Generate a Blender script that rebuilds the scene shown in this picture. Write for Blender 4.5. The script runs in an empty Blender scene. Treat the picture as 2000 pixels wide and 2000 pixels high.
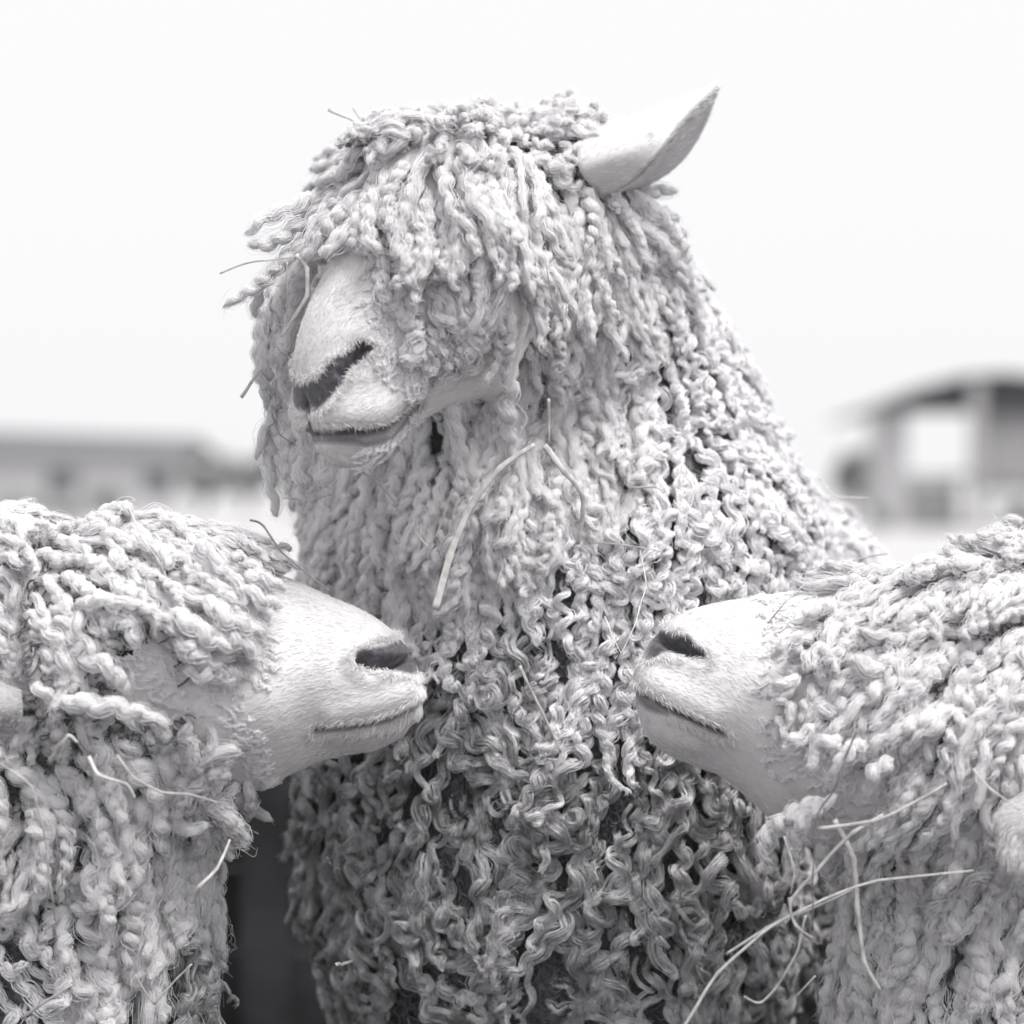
import bpy, math, random
import numpy as np
from mathutils import Vector
from mathutils.bvhtree import BVHTree
from mathutils.kdtree import KDTree

random.seed(7)
rng = np.random.default_rng(7)
sc = bpy.context.scene

# ------------------------------------------------------------------ camera
DCAM, CH, K, HZ = 2.0, 0.95, 0.00035, 960.0       # distance to the subject plane, eye height, m per photo pixel, horizon row
cam_d = bpy.data.cameras.new('camera'); cam = bpy.data.objects.new('camera', cam_d)
sc.collection.objects.link(cam); sc.camera = cam
cam.location = (0, -DCAM, CH); cam.rotation_euler = (math.pi/2, 0, 0)
cam_d.sensor_width = 36.0; cam_d.lens = 36.0*DCAM/(2000*K)
cam_d.shift_y = -(1000-HZ)/2000.0
cam_d.clip_start = 0.05; cam_d.clip_end = 2000
cam_d.dof.use_dof = True; cam_d.dof.focus_distance = DCAM-0.13; cam_d.dof.aperture_fstop = 4.8

# ------------------------------------------------------------------ world, sun, exposure
SUN_EL, SUN_AZ = 64.0, 45.0        # azimuth of the sun seen from the sheep: 0 = behind the camera, + = to the right
w = bpy.data.worlds.new('World'); sc.world = w; w.use_nodes = True
nt = w.node_tree; nt.nodes.clear()
out = nt.nodes.new('ShaderNodeOutputWorld'); bg = nt.nodes.new('ShaderNodeBackground')
sky = nt.nodes.new('ShaderNodeTexSky'); sky.sky_type = 'NISHITA'; sky.sun_disc = False
sky.sun_elevation = math.radians(SUN_EL); sky.sun_rotation = math.radians(180-SUN_AZ)
sky.air_density = 1.0; sky.dust_density = 6.0; sky.ozone_density = 1.0
bw = nt.nodes.new('ShaderNodeRGBToBW')
# an overcast veil evens the sky out: the clear-sky luminance is pulled most of the way to a flat white cloud
mx = nt.nodes.new('ShaderNodeMix'); mx.data_type = 'RGBA'
mx.inputs[0].default_value = 0.85
mx.inputs[7].default_value = (9.6, 9.55, 9.7, 1)
nt.links.new(sky.outputs[0], bw.inputs[0]); nt.links.new(bw.outputs[0], mx.inputs[6])
nt.links.new(mx.outputs[2], bg.inputs[0]); nt.links.new(bg.outputs[0], out.inputs[0])
bg.inputs[1].default_value = 0.0915
sd = bpy.data.lights.new('sun', 'SUN'); sd.energy = 3.0; sd.angle = math.radians(30); sd.color = (1, .985, .97)
sun = bpy.data.objects.new('sun', sd); sc.collection.objects.link(sun)
e, a = math.radians(SUN_EL), math.radians(SUN_AZ)
sdir = Vector((math.sin(a)*math.cos(e), -math.cos(a)*math.cos(e), math.sin(e)))
sun.rotation_euler = sdir.to_track_quat('Z', 'Y').to_euler()
sc.view_settings.view_transform = 'Standard'; sc.view_settings.look = 'None'
sc.view_settings.exposure = 0.33; sc.view_settings.gamma = 1.0; sc.view_settings.use_curve_mapping = False
sc.render.engine = 'CYCLES'
sc.cycles.max_bounces = 5; sc.cycles.diffuse_bounces = 4; sc.cycles.glossy_bounces = 2
sc.cycles.use_denoising = True
try: sc.cycles_curves.shape = 'RIBBONS'; sc.cycles_curves.subdivisions = 2
except Exception: pass

# ------------------------------------------------------------------ helpers
C = sc.collection
def P(px, py, Y=0.0):
    k = K*(DCAM+Y)/DCAM
    return np.array(((px-1000)*k, Y, CH+(HZ-py)*k))
def topx(p):
    k = K*(DCAM+p[..., 1])/DCAM
    return p[..., 0]/k+1000, HZ-(p[..., 2]-CH)/k
def tag(o, label=None, cat=None, group=None, kind=None):
    if label: o['label'] = label
    if cat: o['category'] = cat
    if group: o['group'] = group
    if kind: o['kind'] = kind
    return o
def link(name, data, parent=None):
    o = bpy.data.objects.new(name, data); C.objects.link(o)
    if parent:
        o.parent = parent
        o.matrix_parent_inverse = parent.matrix_world.inverted()
    return o
def mesh_np(name, verts, quads, mats=(), uv=None, smooth=True, attrs=None, tris=None):
    me = bpy.data.meshes.new(name)
    verts = np.asarray(verts, np.float32).reshape(-1, 3)
    faces = [np.asarray(quads, np.int32).reshape(-1, 4)] if quads is not None and len(quads) else []
    nq = len(faces[0]) if faces else 0
    tri = np.asarray(tris, np.int32).reshape(-1, 3) if tris is not None and len(tris) else np.zeros((0, 3), np.int32)
    loops = np.concatenate([faces[0].ravel() if nq else np.zeros(0, np.int32), tri.ravel()]).astype(np.int32)
    me.vertices.add(len(verts)); me.vertices.foreach_set('co', verts.ravel())
    me.loops.add(len(loops)); me.loops.foreach_set('vertex_index', loops)
    n = nq+len(tri); me.polygons.add(n)
    st = np.concatenate([np.arange(nq)*4, nq*4+np.arange(len(tri))*3]).astype(np.int32)
    me.polygons.foreach_set('loop_start', st)
    me.polygons.foreach_set('use_smooth', np.full(n, smooth))
    if uv is not None:
        l = me.uv_layers.new(name='UVMap'); l.data.foreach_set('uv', np.asarray(uv, np.float32)[loops].ravel())
    for k_, v_ in (attrs or {}).items():
        at = me.attributes.new(k_, 'FLOAT', 'POINT'); at.data.foreach_set('value', np.asarray(v_, np.float32).ravel())
    me.update(calc_edges=True); me.validate()
    for m in mats: me.materials.append(m)
    return me
def nrm(v):
    return v/np.maximum(np.linalg.norm(v, axis=-1, keepdims=True), 1e-9)
def inpoly(x, y, poly):
    x = np.asarray(x, float); y = np.asarray(y, float); r = np.zeros(x.shape, bool)
    j = len(poly)-1
    for i in range(len(poly)):
        xi, yi = poly[i]; xj, yj = poly[j]
        c = ((yi > y) != (yj > y)) & (x < (xj-xi)*(y-yi)/((yj-yi) if yj != yi else 1e-9)+xi)
        r ^= c; j = i
    return r
def polydist(x, y, pl, rad=None):
    """distance to a polyline; with rad a radius per point, distance/radius"""
    best = np.full(np.shape(x), 1e9)
    for i in range(len(pl)-1):
        ax, ay = pl[i]; bx, by = pl[i+1]; dx, dy = bx-ax, by-ay
        t = np.clip(((x-ax)*dx+(y-ay)*dy)/(dx*dx+dy*dy+1e-9), 0, 1)
        d = np.hypot(x-ax-t*dx, y-ay-t*dy)
        if rad is not None: d = d/(rad[i]+(rad[i+1]-rad[i])*t)
        best = np.minimum(best, d)
    return best
def catmull(pts, n):
    pts = np.asarray(pts, float)
    seg = np.linalg.norm(np.diff(pts[:, :2], axis=0), axis=1)
    t = np.concatenate([[0], np.cumsum(np.maximum(seg, 1e-6)**0.8)]); tt = np.linspace(0, t[-1], n)
    P0 = np.vstack([2*pts[0]-pts[1], pts, 2*pts[-1]-pts[-2]])
    idx = np.clip(np.searchsorted(t, tt, side='right')-1, 0, len(pts)-2)
    u = ((tt-t[idx])/(t[idx+1]-t[idx]))[:, None]
    # Hermite with non-uniform tangents
    h = np.diff(t); m = np.zeros_like(pts)
    d = np.diff(pts, axis=0)/h[:, None]
    m[0] = d[0]; m[-1] = d[-1]
    m[1:-1] = (d[:-1]*h[1:, None]+d[1:]*h[:-1, None])/(h[:-1]+h[1:])[:, None]
    hh = h[idx][:, None]
    return ((2*u**3-3*u**2+1)*pts[idx]+(u**3-2*u**2+u)*hh*m[idx]+(-2*u**3+3*u**2)*pts[idx+1]+(u**3-u**2)*hh*m[idx+1])

# ------------------------------------------------------------------ materials
def mat(name, col, rough=0.8, **kw):
    m = bpy.data.materials.new(name); m.use_nodes = True
    b = m.node_tree.nodes['Principled BSDF']
    b.inputs['Base Color'].default_value = (*col, 1); b.inputs['Roughness'].default_value = rough
    b.inputs['Specular IOR Level'].default_value = kw.get('spec', 0.3)
    if 'sheen' in kw: b.inputs['Sheen Weight'].default_value = kw['sheen']; b.inputs['Sheen Roughness'].default_value = .4
    return m, m.node_tree, b
def noise(nt, vec, scale, detail=3, rough=.55):
    n = nt.nodes.new('ShaderNodeTexNoise'); n.inputs['Scale'].default_value = scale
    n.inputs['Detail'].default_value = detail; n.inputs['Roughness'].default_value = rough
    if vec is not None: nt.links.new(vec, n.inputs['Vector'])
    return n
def ramp(nt, fac, stops):
    r = nt.nodes.new('ShaderNodeValToRGB'); nt.links.new(fac, r.inputs[0])
    el = r.color_ramp.elements
    while len(el) < len(stops): el.new(.5)
    for e_, (p, c) in zip(el, stops): e_.position = p; e_.color = (*c, 1)
    return r
def wool_mat(name, c0, c1, fib=(22, 2.2), bump=.6, dist=.0016, sheen=.25, rough=.7, spec=.3):
    m, t, b = mat(name, c0, rough, sheen=sheen, spec=spec)
    uv = t.nodes.new('ShaderNodeUVMap'); mp = t.nodes.new('ShaderNodeMapping')
    mp.inputs['Scale'].default_value = (fib[0], fib[1], 1)
    t.links.new(uv.outputs[0], mp.inputs[0])
    n1 = noise(t, mp.outputs[0], 1.0, 4, .7)
    geo = t.nodes.new('ShaderNodeTexCoord')
    n2 = noise(t, geo.outputs['Object'], 900, 3, .7)
    n3 = noise(t, geo.outputs['Object'], 16, 3, .6)
    ad = t.nodes.new('ShaderNodeMath'); ad.operation = 'MULTIPLY_ADD'
    t.links.new(n2.outputs[0], ad.inputs[0]); ad.inputs[1].default_value = .35; t.links.new(n1.outputs[0], ad.inputs[2])
    bp = t.nodes.new('ShaderNodeBump'); bp.inputs['Strength'].default_value = bump; bp.inputs['Distance'].default_value = dist
    t.links.new(ad.outputs[0], bp.inputs['Height']); t.links.new(bp.outputs[0], b.inputs['Normal'])
    mixf = t.nodes.new('ShaderNodeMath'); mixf.operation = 'MULTIPLY_ADD'
    t.links.new(n3.outputs[0], mixf.inputs[0]); mixf.inputs[1].default_value = .5
    h = t.nodes.new('ShaderNodeMath'); h.operation = 'MULTIPLY'; t.links.new(n1.outputs[0], h.inputs[0]); h.inputs[1].default_value = .5
    t.links.new(h.outputs[0], mixf.inputs[2])
    r = ramp(t, mixf.outputs[0], [(.3, c1), (.62, c0)])
    t.links.new(r.outputs[0], b.inputs['Base Color'])
    return m
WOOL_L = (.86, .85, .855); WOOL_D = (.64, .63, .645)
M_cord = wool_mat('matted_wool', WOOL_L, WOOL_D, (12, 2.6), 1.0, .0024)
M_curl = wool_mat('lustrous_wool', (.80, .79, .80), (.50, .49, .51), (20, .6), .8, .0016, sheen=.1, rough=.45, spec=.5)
M_chest = wool_mat('chest_shade_wool', (.58, .57, .585), (.20, .196, .205), (20, .6), .8, .0016, sheen=.05, rough=.4, spec=.6)  # wool colour darkened to carry the shade low on the chest
M_under = wool_mat('gap_shade_under_wool', (.30, .295, .305), (.12, .118, .124), (14, 1.6), .5)  # skin beneath the locks, coloured dark to stand for shade in the gaps
def fibre_mat():
    m, t, b = mat('wool_fibre', (.88, .87, .885), .45, spec=.5)
    return m
M_fib = fibre_mat()
M_fibd, _t, _b = mat('chest_shade_wool_fibre', (.45, .44, .455), .32, spec=1.0)  # chest fibres, with the same painted shade in their colour ramp
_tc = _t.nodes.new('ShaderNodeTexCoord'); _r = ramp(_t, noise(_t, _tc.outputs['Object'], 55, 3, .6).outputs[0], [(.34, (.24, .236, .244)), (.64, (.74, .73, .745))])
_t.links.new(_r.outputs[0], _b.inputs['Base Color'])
M_fibu, _, _ = mat('gap_shade_under_wool_fibre', (.13, .126, .134), .6, spec=.3)  # short underwool, coloured near black so gaps between locks look shaded
def face_mat():
    m, t, b = mat('short_face_hair', (.78, .765, .77), .65, sheen=.3, spec=.3)
    at = t.nodes.new('ShaderNodeAttribute'); at.attribute_name = 'dark'
    tc = t.nodes.new('ShaderNodeTexCoord')
    uv = t.nodes.new('ShaderNodeUVMap'); mp = t.nodes.new('ShaderNodeMapping'); mp.inputs['Scale'].default_value = (260, 40, 1)
    t.links.new(uv.outputs[0], mp.inputs[0])
    n1 = noise(t, mp.outputs[0], 1.0, 3, .6)
    n2 = noise(t, tc.outputs['Object'], 28, 4, .6)
    # a few dark freckles on the lip
    ra = ramp(t, n2.outputs[0], [(.35, (.64, .625, .635)), (.65, (.78, .765, .77))])
    skin = ramp(t, noise(t, tc.outputs['Object'], 300, 3).outputs[0], [(.3, (.05, .047, .055)), (.7, (.12, .115, .13))])
    mx_ = t.nodes.new('ShaderNodeMix'); mx_.data_type = 'RGBA'
    t.links.new(at.outputs['Fac'], mx_.inputs[0]); t.links.new(ra.outputs[0], mx_.inputs[6]); t.links.new(skin.outputs[0], mx_.inputs[7])
    t.links.new(mx_.outputs[2], b.inputs['Base Color'])
    bp = t.nodes.new('ShaderNodeBump'); bp.inputs['Strength'].default_value = .12; bp.inputs['Distance'].default_value = .0008
    t.links.new(n1.outputs[0], bp.inputs['Height']); t.links.new(bp.outputs[0], b.inputs['Normal'])
    return m
M_face = face_mat()
M_fur, _t2, _b2 = mat('face_hair', (.78, .765, .77), .55, spec=.35)
_tc2 = _t2.nodes.new('ShaderNodeTexCoord'); _r2 = ramp(_t2, noise(_t2, _tc2.outputs['Object'], 34, 4, .65).outputs[0], [(.34, (.70, .688, .695)), (.6, (.84, .825, .83))])
_t2.links.new(_r2.outputs[0], _b2.inputs['Base Color'])
M_eye, _, _ = mat('eye', (.02, .018, .02), .08, spec=.6)
def straw_mat(name, c0, c1):
    m, t, b = mat(name, c0, .45, spec=.5)
    tc = t.nodes.new('ShaderNodeTexCoord'); n = noise(t, tc.outputs['Object'], 140, 3)
    r = ramp(t, n.outputs[0], [(.35, c1), (.65, c0)]); t.links.new(r.outputs[0], b.inputs['Base Color'])
    return m
M_straw = straw_mat('pale_straw', (.62, .61, .60), (.40, .39, .39))
M_straw2 = straw_mat('grey_straw', (.22, .215, .22), (.12, .118, .12))
M_straw3 = straw_mat('dull_straw', (.50, .49, .49), (.30, .295, .30))

# ------------------------------------------------------------------ wool lock builder (numpy, many locks at once)
STYLES = {
 # L length, r radius, A curl amplitude, pit curl pitch (m), ell 1 = helix 0 = flat wave, S samples, n sides, F fibres, sp root spacing, m strands, spread of the strands
 'cord':   dict(L=(.032,.068), r=(.0026,.0048), A=(.0010,.0034), pit=(.009,.021), ell=.85, lump=.28, S=32, n=7, F=34, taper=.50, fuzz=.46, sp=.0084, m=1, spread=0, wander=.40, lift=(.002,.022), hook=1.2, grav=1, cl=4),
 'nub':    dict(L=(.014,.034), r=(.0020,.0042), A=(.0016,.0044), pit=(.009,.018), ell=.9, lump=.28, S=24, n=6, F=34, taper=.5, fuzz=.55, sp=.0068, m=1, spread=0, wander=.9, lift=(.002,.014), hook=2.6, grav=.6, cl=4),
 'long':   dict(L=(.048,.098), r=(.0028,.0056), A=(.0012,.0042), pit=(.010,.026), ell=.8, lump=.28, S=42, n=7, F=40, taper=.60, fuzz=.48, sp=.0098, m=1, spread=0, wander=.55, lift=(.001,.030), hook=1.8, grav=1, cl=5),
 'lump':   dict(L=(.034,.085), r=(.0030,.0066), A=(.0014,.0048), pit=(.011,.026), ell=.85, lump=.32, S=36, n=8, F=36, taper=.45, fuzz=.42, sp=.0104, m=1, spread=0, wander=.75, lift=(.001,.030), hook=1.8, grav=1, cl=5),
 'ringlet':dict(L=(.036,.078), r=(.0010,.0022), A=(.0026,.0064), pit=(.009,.019), ell=.9, lump=.05, S=46, n=5, F=60, taper=.60, fuzz=.48, sp=.0110, m=3, spread=.0014, wander=1.0, lift=(.001,.018), hook=3.2, grav=.7, cl=5),
 'wavy':   dict(L=(.042,.100), r=(.0010,.0024), A=(.0034,.0100), pit=(.014,.034), ell=.7, lump=.05, S=44, n=5, F=78, taper=.80, fuzz=.50, sp=.0144, m=3, spread=.0024, wander=1.3, lift=(.001,.028), hook=5.0, grav=.8, cl=5),
 'coarse': dict(L=(.05,.08), r=(.005,.0075), A=(.003,.006), pit=(.03,.05), ell=.8, lump=.12, S=13, n=6, F=10, taper=.4, fuzz=.2, sp=.034, m=1, spread=0, wander=.3, lift=(.002,.01), hook=0, grav=1),
}
_lat = np.random.default_rng(99).uniform(-1, 1, (32, 32, 32))
def vnoise(p, scale):
    q = np.asarray(p)*scale; i = np.floor(q).astype(int); f = q-i; f = f*f*(3-2*f)
    i0 = i & 31; i1 = (i+1) & 31; o = 0
    for a_ in (0, 1):
        for b_ in (0, 1):
            for c_ in (0, 1):
                w_ = (f[..., 0] if a_ else 1-f[..., 0])*(f[..., 1] if b_ else 1-f[..., 1])*(f[..., 2] if c_ else 1-f[..., 2])
                o = o+w_*_lat[(i1 if a_ else i0)[..., 0], (i1 if b_ else i0)[..., 1], (i1 if c_ else i0)[..., 2]]
    return o
def integrate(bvh, p0, n0, d0, L, S, lift0, liftk, grav, hook=None):
    N = len(p0); Cn = np.zeros((N, S, 3)); Nn = np.zeros((N, S, 3))
    p = p0.copy(); n = n0.copy(); d = d0.copy(); ds = (L/(S-1))[:, None]
    coarse = 3
    for k in range(S):
        if k % coarse == 0:
            q = np.zeros_like(p); qn = np.zeros_like(p)
            for i in range(N):
                co, no, _, _ = bvh.find_nearest(Vector(p[i]))
                q[i] = co; qn[i] = no
        sd_ = np.sum((p-q)*qn, axis=1, keepdims=True)
        tgt = (lift0+liftk*(k/(S-1)))[:, None]
        push = np.maximum(tgt-sd_, 0)
        p = p+qn*push*.5
        far = np.clip((sd_-tgt)/.01, 0, 1)
        Cn[:, k] = p; Nn[:, k] = qn
        dn = d-qn*np.sum(d*qn, axis=1, keepdims=True)*(1-far)*.9
        u_ = k/(S-1); dn = dn+np.array([0, 0, -1.0])*grav*u_*.12*(1 if hook is None else np.clip(1-np.abs(hook)[:, None]*.25*u_, 0, 1))
        if hook is not None:
            an = (hook*max(u_-.4, 0)/.18/(S-1))[:, None]; dn = dn*np.cos(an)+np.cross(qn, dn)*np.sin(an)
        d = nrm(dn)
        p = p+d*ds
    return Cn, Nn
def frames(C_, Nn):
    T = nrm(np.gradient(C_, axis=1)); B = nrm(np.cross(T, Nn)); return B, np.cross(B, T)
def curl(Cn, Nn, A, pit, ell, hand, rs):
    """lay the curl of every lock onto its centre line"""
    N, S, _ = Cn.shape
    B, Nf = frames(Cn, Nn)
    seg = np.linalg.norm(np.diff(Cn, axis=1), axis=2); s = np.concatenate([np.zeros((N, 1)), np.cumsum(seg, 1)], 1)
    Lt = s[:, -1:]; u = s/np.maximum(Lt, 1e-6)
    U = lambda a_, b_: rs.uniform(a_, b_, (N, 1))
    C2 = Cn+B*((rs.normal(0, .07, (N, 1))*Lt)*np.sin(np.pi*u*U(.6, 1.6))*u)[..., None]
    ph = hand[:, None]*2*np.pi*s/pit[:, None]*(1+.35*u*U(0, 1))+U(0, 6.28)+1.1*np.sin(2*np.pi*u*U(.5, 1.7)+U(0, 6.28))
    env = np.clip(u/.3, .2, 1)*(1+.35*np.sin(2*np.pi*u*U(.7, 2)+U(0, 6.28)))*(1-.3*u)
    am = A[:, None]*env*(1-.45*u)
    return C2+B*(am*np.cos(ph))[..., None]+Nf*(am*ell*np.sin(ph)+am*ell*.8)[..., None], ph
def dress(C2, Nn, r, lump, taper, n, ph, rs, sharp=.05):
    """radius, frames and ring vertices of one strand along each curled centre line"""
    N, S, _ = C2.shape
    B, Nf = frames(C2, Nn)
    seg = np.linalg.norm(np.diff(C2, axis=1), axis=2); s = np.concatenate([np.zeros((N, 1)), np.cumsum(seg, 1)], 1)
    u = s/np.maximum(s[:, -1:], 1e-6)
    R = r[:, None]*(1-taper*u**2.0)*np.sqrt(np.clip((1-u)/sharp, 0.02, 1))*np.clip(.45+u/.15, 0, 1)
    ang = (np.arange(n)/n*2*np.pi)[None, None, :]
    dirv = np.cos(ang)[..., None]*B[:, :, None, :]+np.sin(ang)[..., None]*Nf[:, :, None, :]
    V = C2[:, :, None, :]+R[..., None, None]*dirv
    off3 = rs.uniform(0, 30, (N, 1, 1, 3))
    k = .0042/np.maximum(r.mean(), .002)
    nz = vnoise(V*150*k+off3, 1)*1.0+vnoise(V*330*k+off3, 1)*.55
    kn = np.abs(np.sin(ph*.5))[..., None]-.6
    rr = R[..., None]*(1+lump*(1.7*nz+.22*kn))
    V = C2[:, :, None, :]+rr[..., None]*dirv
    return B, Nf, R, s, u, V
def tube_faces(S, n):
    i = np.arange(S-1)[:, None]; j = np.arange(n)[None, :]; j2 = (j+1) % n
    q = np.stack([i*n+j, i*n+j2, (i+1)*n+j2, (i+1)*n+j], -1).reshape(-1, 4)
    caps = [[0, a_+1, a_] for a_ in range(1, n-1)]+[[(S-1)*n, (S-1)*n+a_, (S-1)*n+a_+1] for a_ in range(1, n-1)]
    return q, np.array(caps)
def fibres(C2, B, Nf, R, s, r, F, fuzz, step, rs, rad=.00017):
    """fine strands winding round every lock, some of them loose"""
    N, S, _ = C2.shape
    idx = np.arange(0, S, step)
    if idx[-1] != S-1: idx = np.append(idx, S-1)
    c = C2[:, idx]; b = B[:, idx]; nn = Nf[:, idx]; R_ = R[:, idx]; s_ = s[:, idx]; u = np.linspace(0, 1, len(idx))
    n = len(idx)
    th = rs.uniform(0, 6.28, (N, F, 1))+rs.normal(0, .7, (N, F, 1))*s_[:, None, :]/(r[:, None, None]*5)
    rho = rs.uniform(.8, 1.12, (N, F, 1))+fuzz*np.abs(rs.normal(0, 1, (N, F, 1)))**2*u*.7
    wv = rs.normal(0, 1, (N, F, n, 3)); k = np.array([.25, .5, .25])
    wv[:, :, 1:-1] = wv[:, :, :-2]*.25+wv[:, :, 1:-1]*.5+wv[:, :, 2:]*.25
    loose = (rs.uniform(0, 1, (N, F, 1, 1)) < .16)*1.0
    pos = c[:, None]+(np.maximum(R_, r[:, None]*.25)[:, None]*rho)[..., None]*(np.cos(th)[..., None]*b[:, None]+np.sin(th)[..., None]*nn[:, None])
    pos = pos+wv*r[:, None, None, None]*fuzz*(.35+1.2*loose*u[None, None, :, None])
    pos = pos.reshape(N*F, n, 3)
    rr = rad*rs.uniform(.6, 1.35, (N*F, 1))*(1-.6*u[None, :]**2)
    return pos, rr
def hair_object(name, sets, mat_, parent):
    """sets: list of (pos (M,n,3), rad (M,n)) -> one curves object"""
    cu = bpy.data.hair_curves.new(name)
    sizes = np.concatenate([np.full(len(p), p.shape[1], np.int32) for p, r in sets])
    cu.add_curves(sizes.tolist())
    pos = np.concatenate([p.reshape(-1, 3) for p, r in sets]).astype(np.float32)
    rad = np.concatenate([r.reshape(-1) for p, r in sets]).astype(np.float32)
    cu.attributes['position'].data.foreach_set('vector', pos.ravel())
    at = cu.attributes.get('radius') or cu.attributes.new('radius', 'FLOAT', 'POINT')
    at.data.foreach_set('value', rad)
    cu.materials.append(mat_)
    return tag(link(name, cu, parent), kind='stuff')

# ------------------------------------------------------------------ sheep
ICO = None
def ellipsoid_union(name, chains, voxel=.013):
    """chains of ellipsoids (centre, radii) swept and fused into one closed skin"""
    import bmesh
    bm = bmesh.new()
    for ch in chains:
        for i in range(len(ch)):
            steps = 7 if i < len(ch)-1 else 1
            for k in range(steps):
                t = k/steps
                c = np.array(ch[i][0])*(1-t)+np.array(ch[min(i+1, len(ch)-1)][0])*t
                r = np.array(ch[i][1])*(1-t)+np.array(ch[min(i+1, len(ch)-1)][1])*t
                g = bmesh.ops.create_icosphere(bm, subdivisions=3 if max(r) > .04 else 2, radius=1)
                for v in g['verts']: v.co = Vector((c[0]+v.co.x*r[0], c[1]+v.co.y*r[1], c[2]+v.co.z*r[2]))
    me = bpy.data.meshes.new(name); bm.to_mesh(me); bm.free()
    o = bpy.data.objects.new('tmp', me); C.objects.link(o)
    md = o.modifiers.new('r', 'REMESH'); md.mode = 'VOXEL'; md.voxel_size = voxel
    sm = o.modifiers.new('s', 'SMOOTH'); sm.iterations = 8; sm.factor = .5
    bpy.context.view_layer.update()
    ev = o.evaluated_get(bpy.context.evaluated_depsgraph_get())
    m2 = bpy.data.meshes.new_from_object(ev)
    V = np.zeros(len(m2.vertices)*3, np.float32); m2.vertices.foreach_get('co', V)
    F = [tuple(p.vertices) for p in m2.polygons]
    bpy.data.objects.remove(o)
    return V.reshape(-1, 3).astype(float), F

HEAD_A = [  # profile traced from nose to nape: top x, y, bottom x, y, half width (mm)
 (62, 1085, 150, 1560, 72), (200, 1032, 300, 1535, 71), (330, 1035, 420, 1548, 66), (430, 1068, 510, 1540, 60), (500, 1110, 560, 1515, 54),
 (570, 1133, 620, 1487, 48), (640, 1165, 680, 1472, 43.5), (700, 1190, 735, 1462, 41), (745, 1217, 775, 1440, 38.5),
 (782, 1250, 800, 1418, 33), (803, 1282, 815, 1396, 26), (814, 1310, 820, 1368, 15), (818, 1336, 820, 1342, 2)]
FEAT_A = dict(
 nostril=([(712, 1284), (735, 1292), (775, 1288), (800, 1284)], [13, 15, 11, 7]),
 pad=([(716, 1278), (745, 1278), (790, 1276), (812, 1296)], [19, 26, 30, 22]),
 phil=([(812, 1290), (822, 1345)], 9),
 mouth=[(628, 1418), (700, 1408), (760, 1396), (800, 1380), (822, 1362)],
 lip=[(660, 1388), (740, 1372), (800, 1350)], chin=[(690, 1440), (770, 1425)],
 cheek=[(420, 1400), (520, 1380)])
HEAD_B = [
 (2060, 1120, 2020, 1745, 78), (1960, 1115, 1900, 1735, 76), (1860, 1122, 1770, 1722, 74), (1760, 1135, 1665, 1692, 68), (1650, 1150, 1575, 1648, 61), (1560, 1162, 1505, 1598, 54),
 (1480, 1168, 1452, 1550, 48), (1410, 1177, 1402, 1512, 43.5), (1350, 1193, 1350, 1492, 41), (1312, 1213, 1302, 1470, 38),
 (1282, 1240, 1264, 1434, 33), (1260, 1275, 1248, 1394, 26), (1248, 1308, 1242, 1356, 15), (1243, 1330, 1241, 1336, 2)]
FEAT_B = dict(
 nostril=([(1366, 1277), (1345, 1268), (1310, 1252), (1290, 1246)], [9, 13, 13, 10]),
 pad=([(1360, 1272), (1330, 1258), (1285, 1250), (1262, 1272)], [13, 20, 26, 16]),
 phil=([(1260, 1285), (1243, 1345)], 9),
 mouth=[(1404, 1424), (1360, 1402), (1300, 1376), (1262, 1355), (1240, 1345)],
 lip=[(1380, 1385), (1310, 1350), (1262, 1322)], chin=[(1290, 1430), (1350, 1445)],
 cheek=[(1600, 1480), (1560, 1450)], lipdark=([(1300, 1388), (1262, 1372), (1244, 1356)], [6, 14, 13]))

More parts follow.
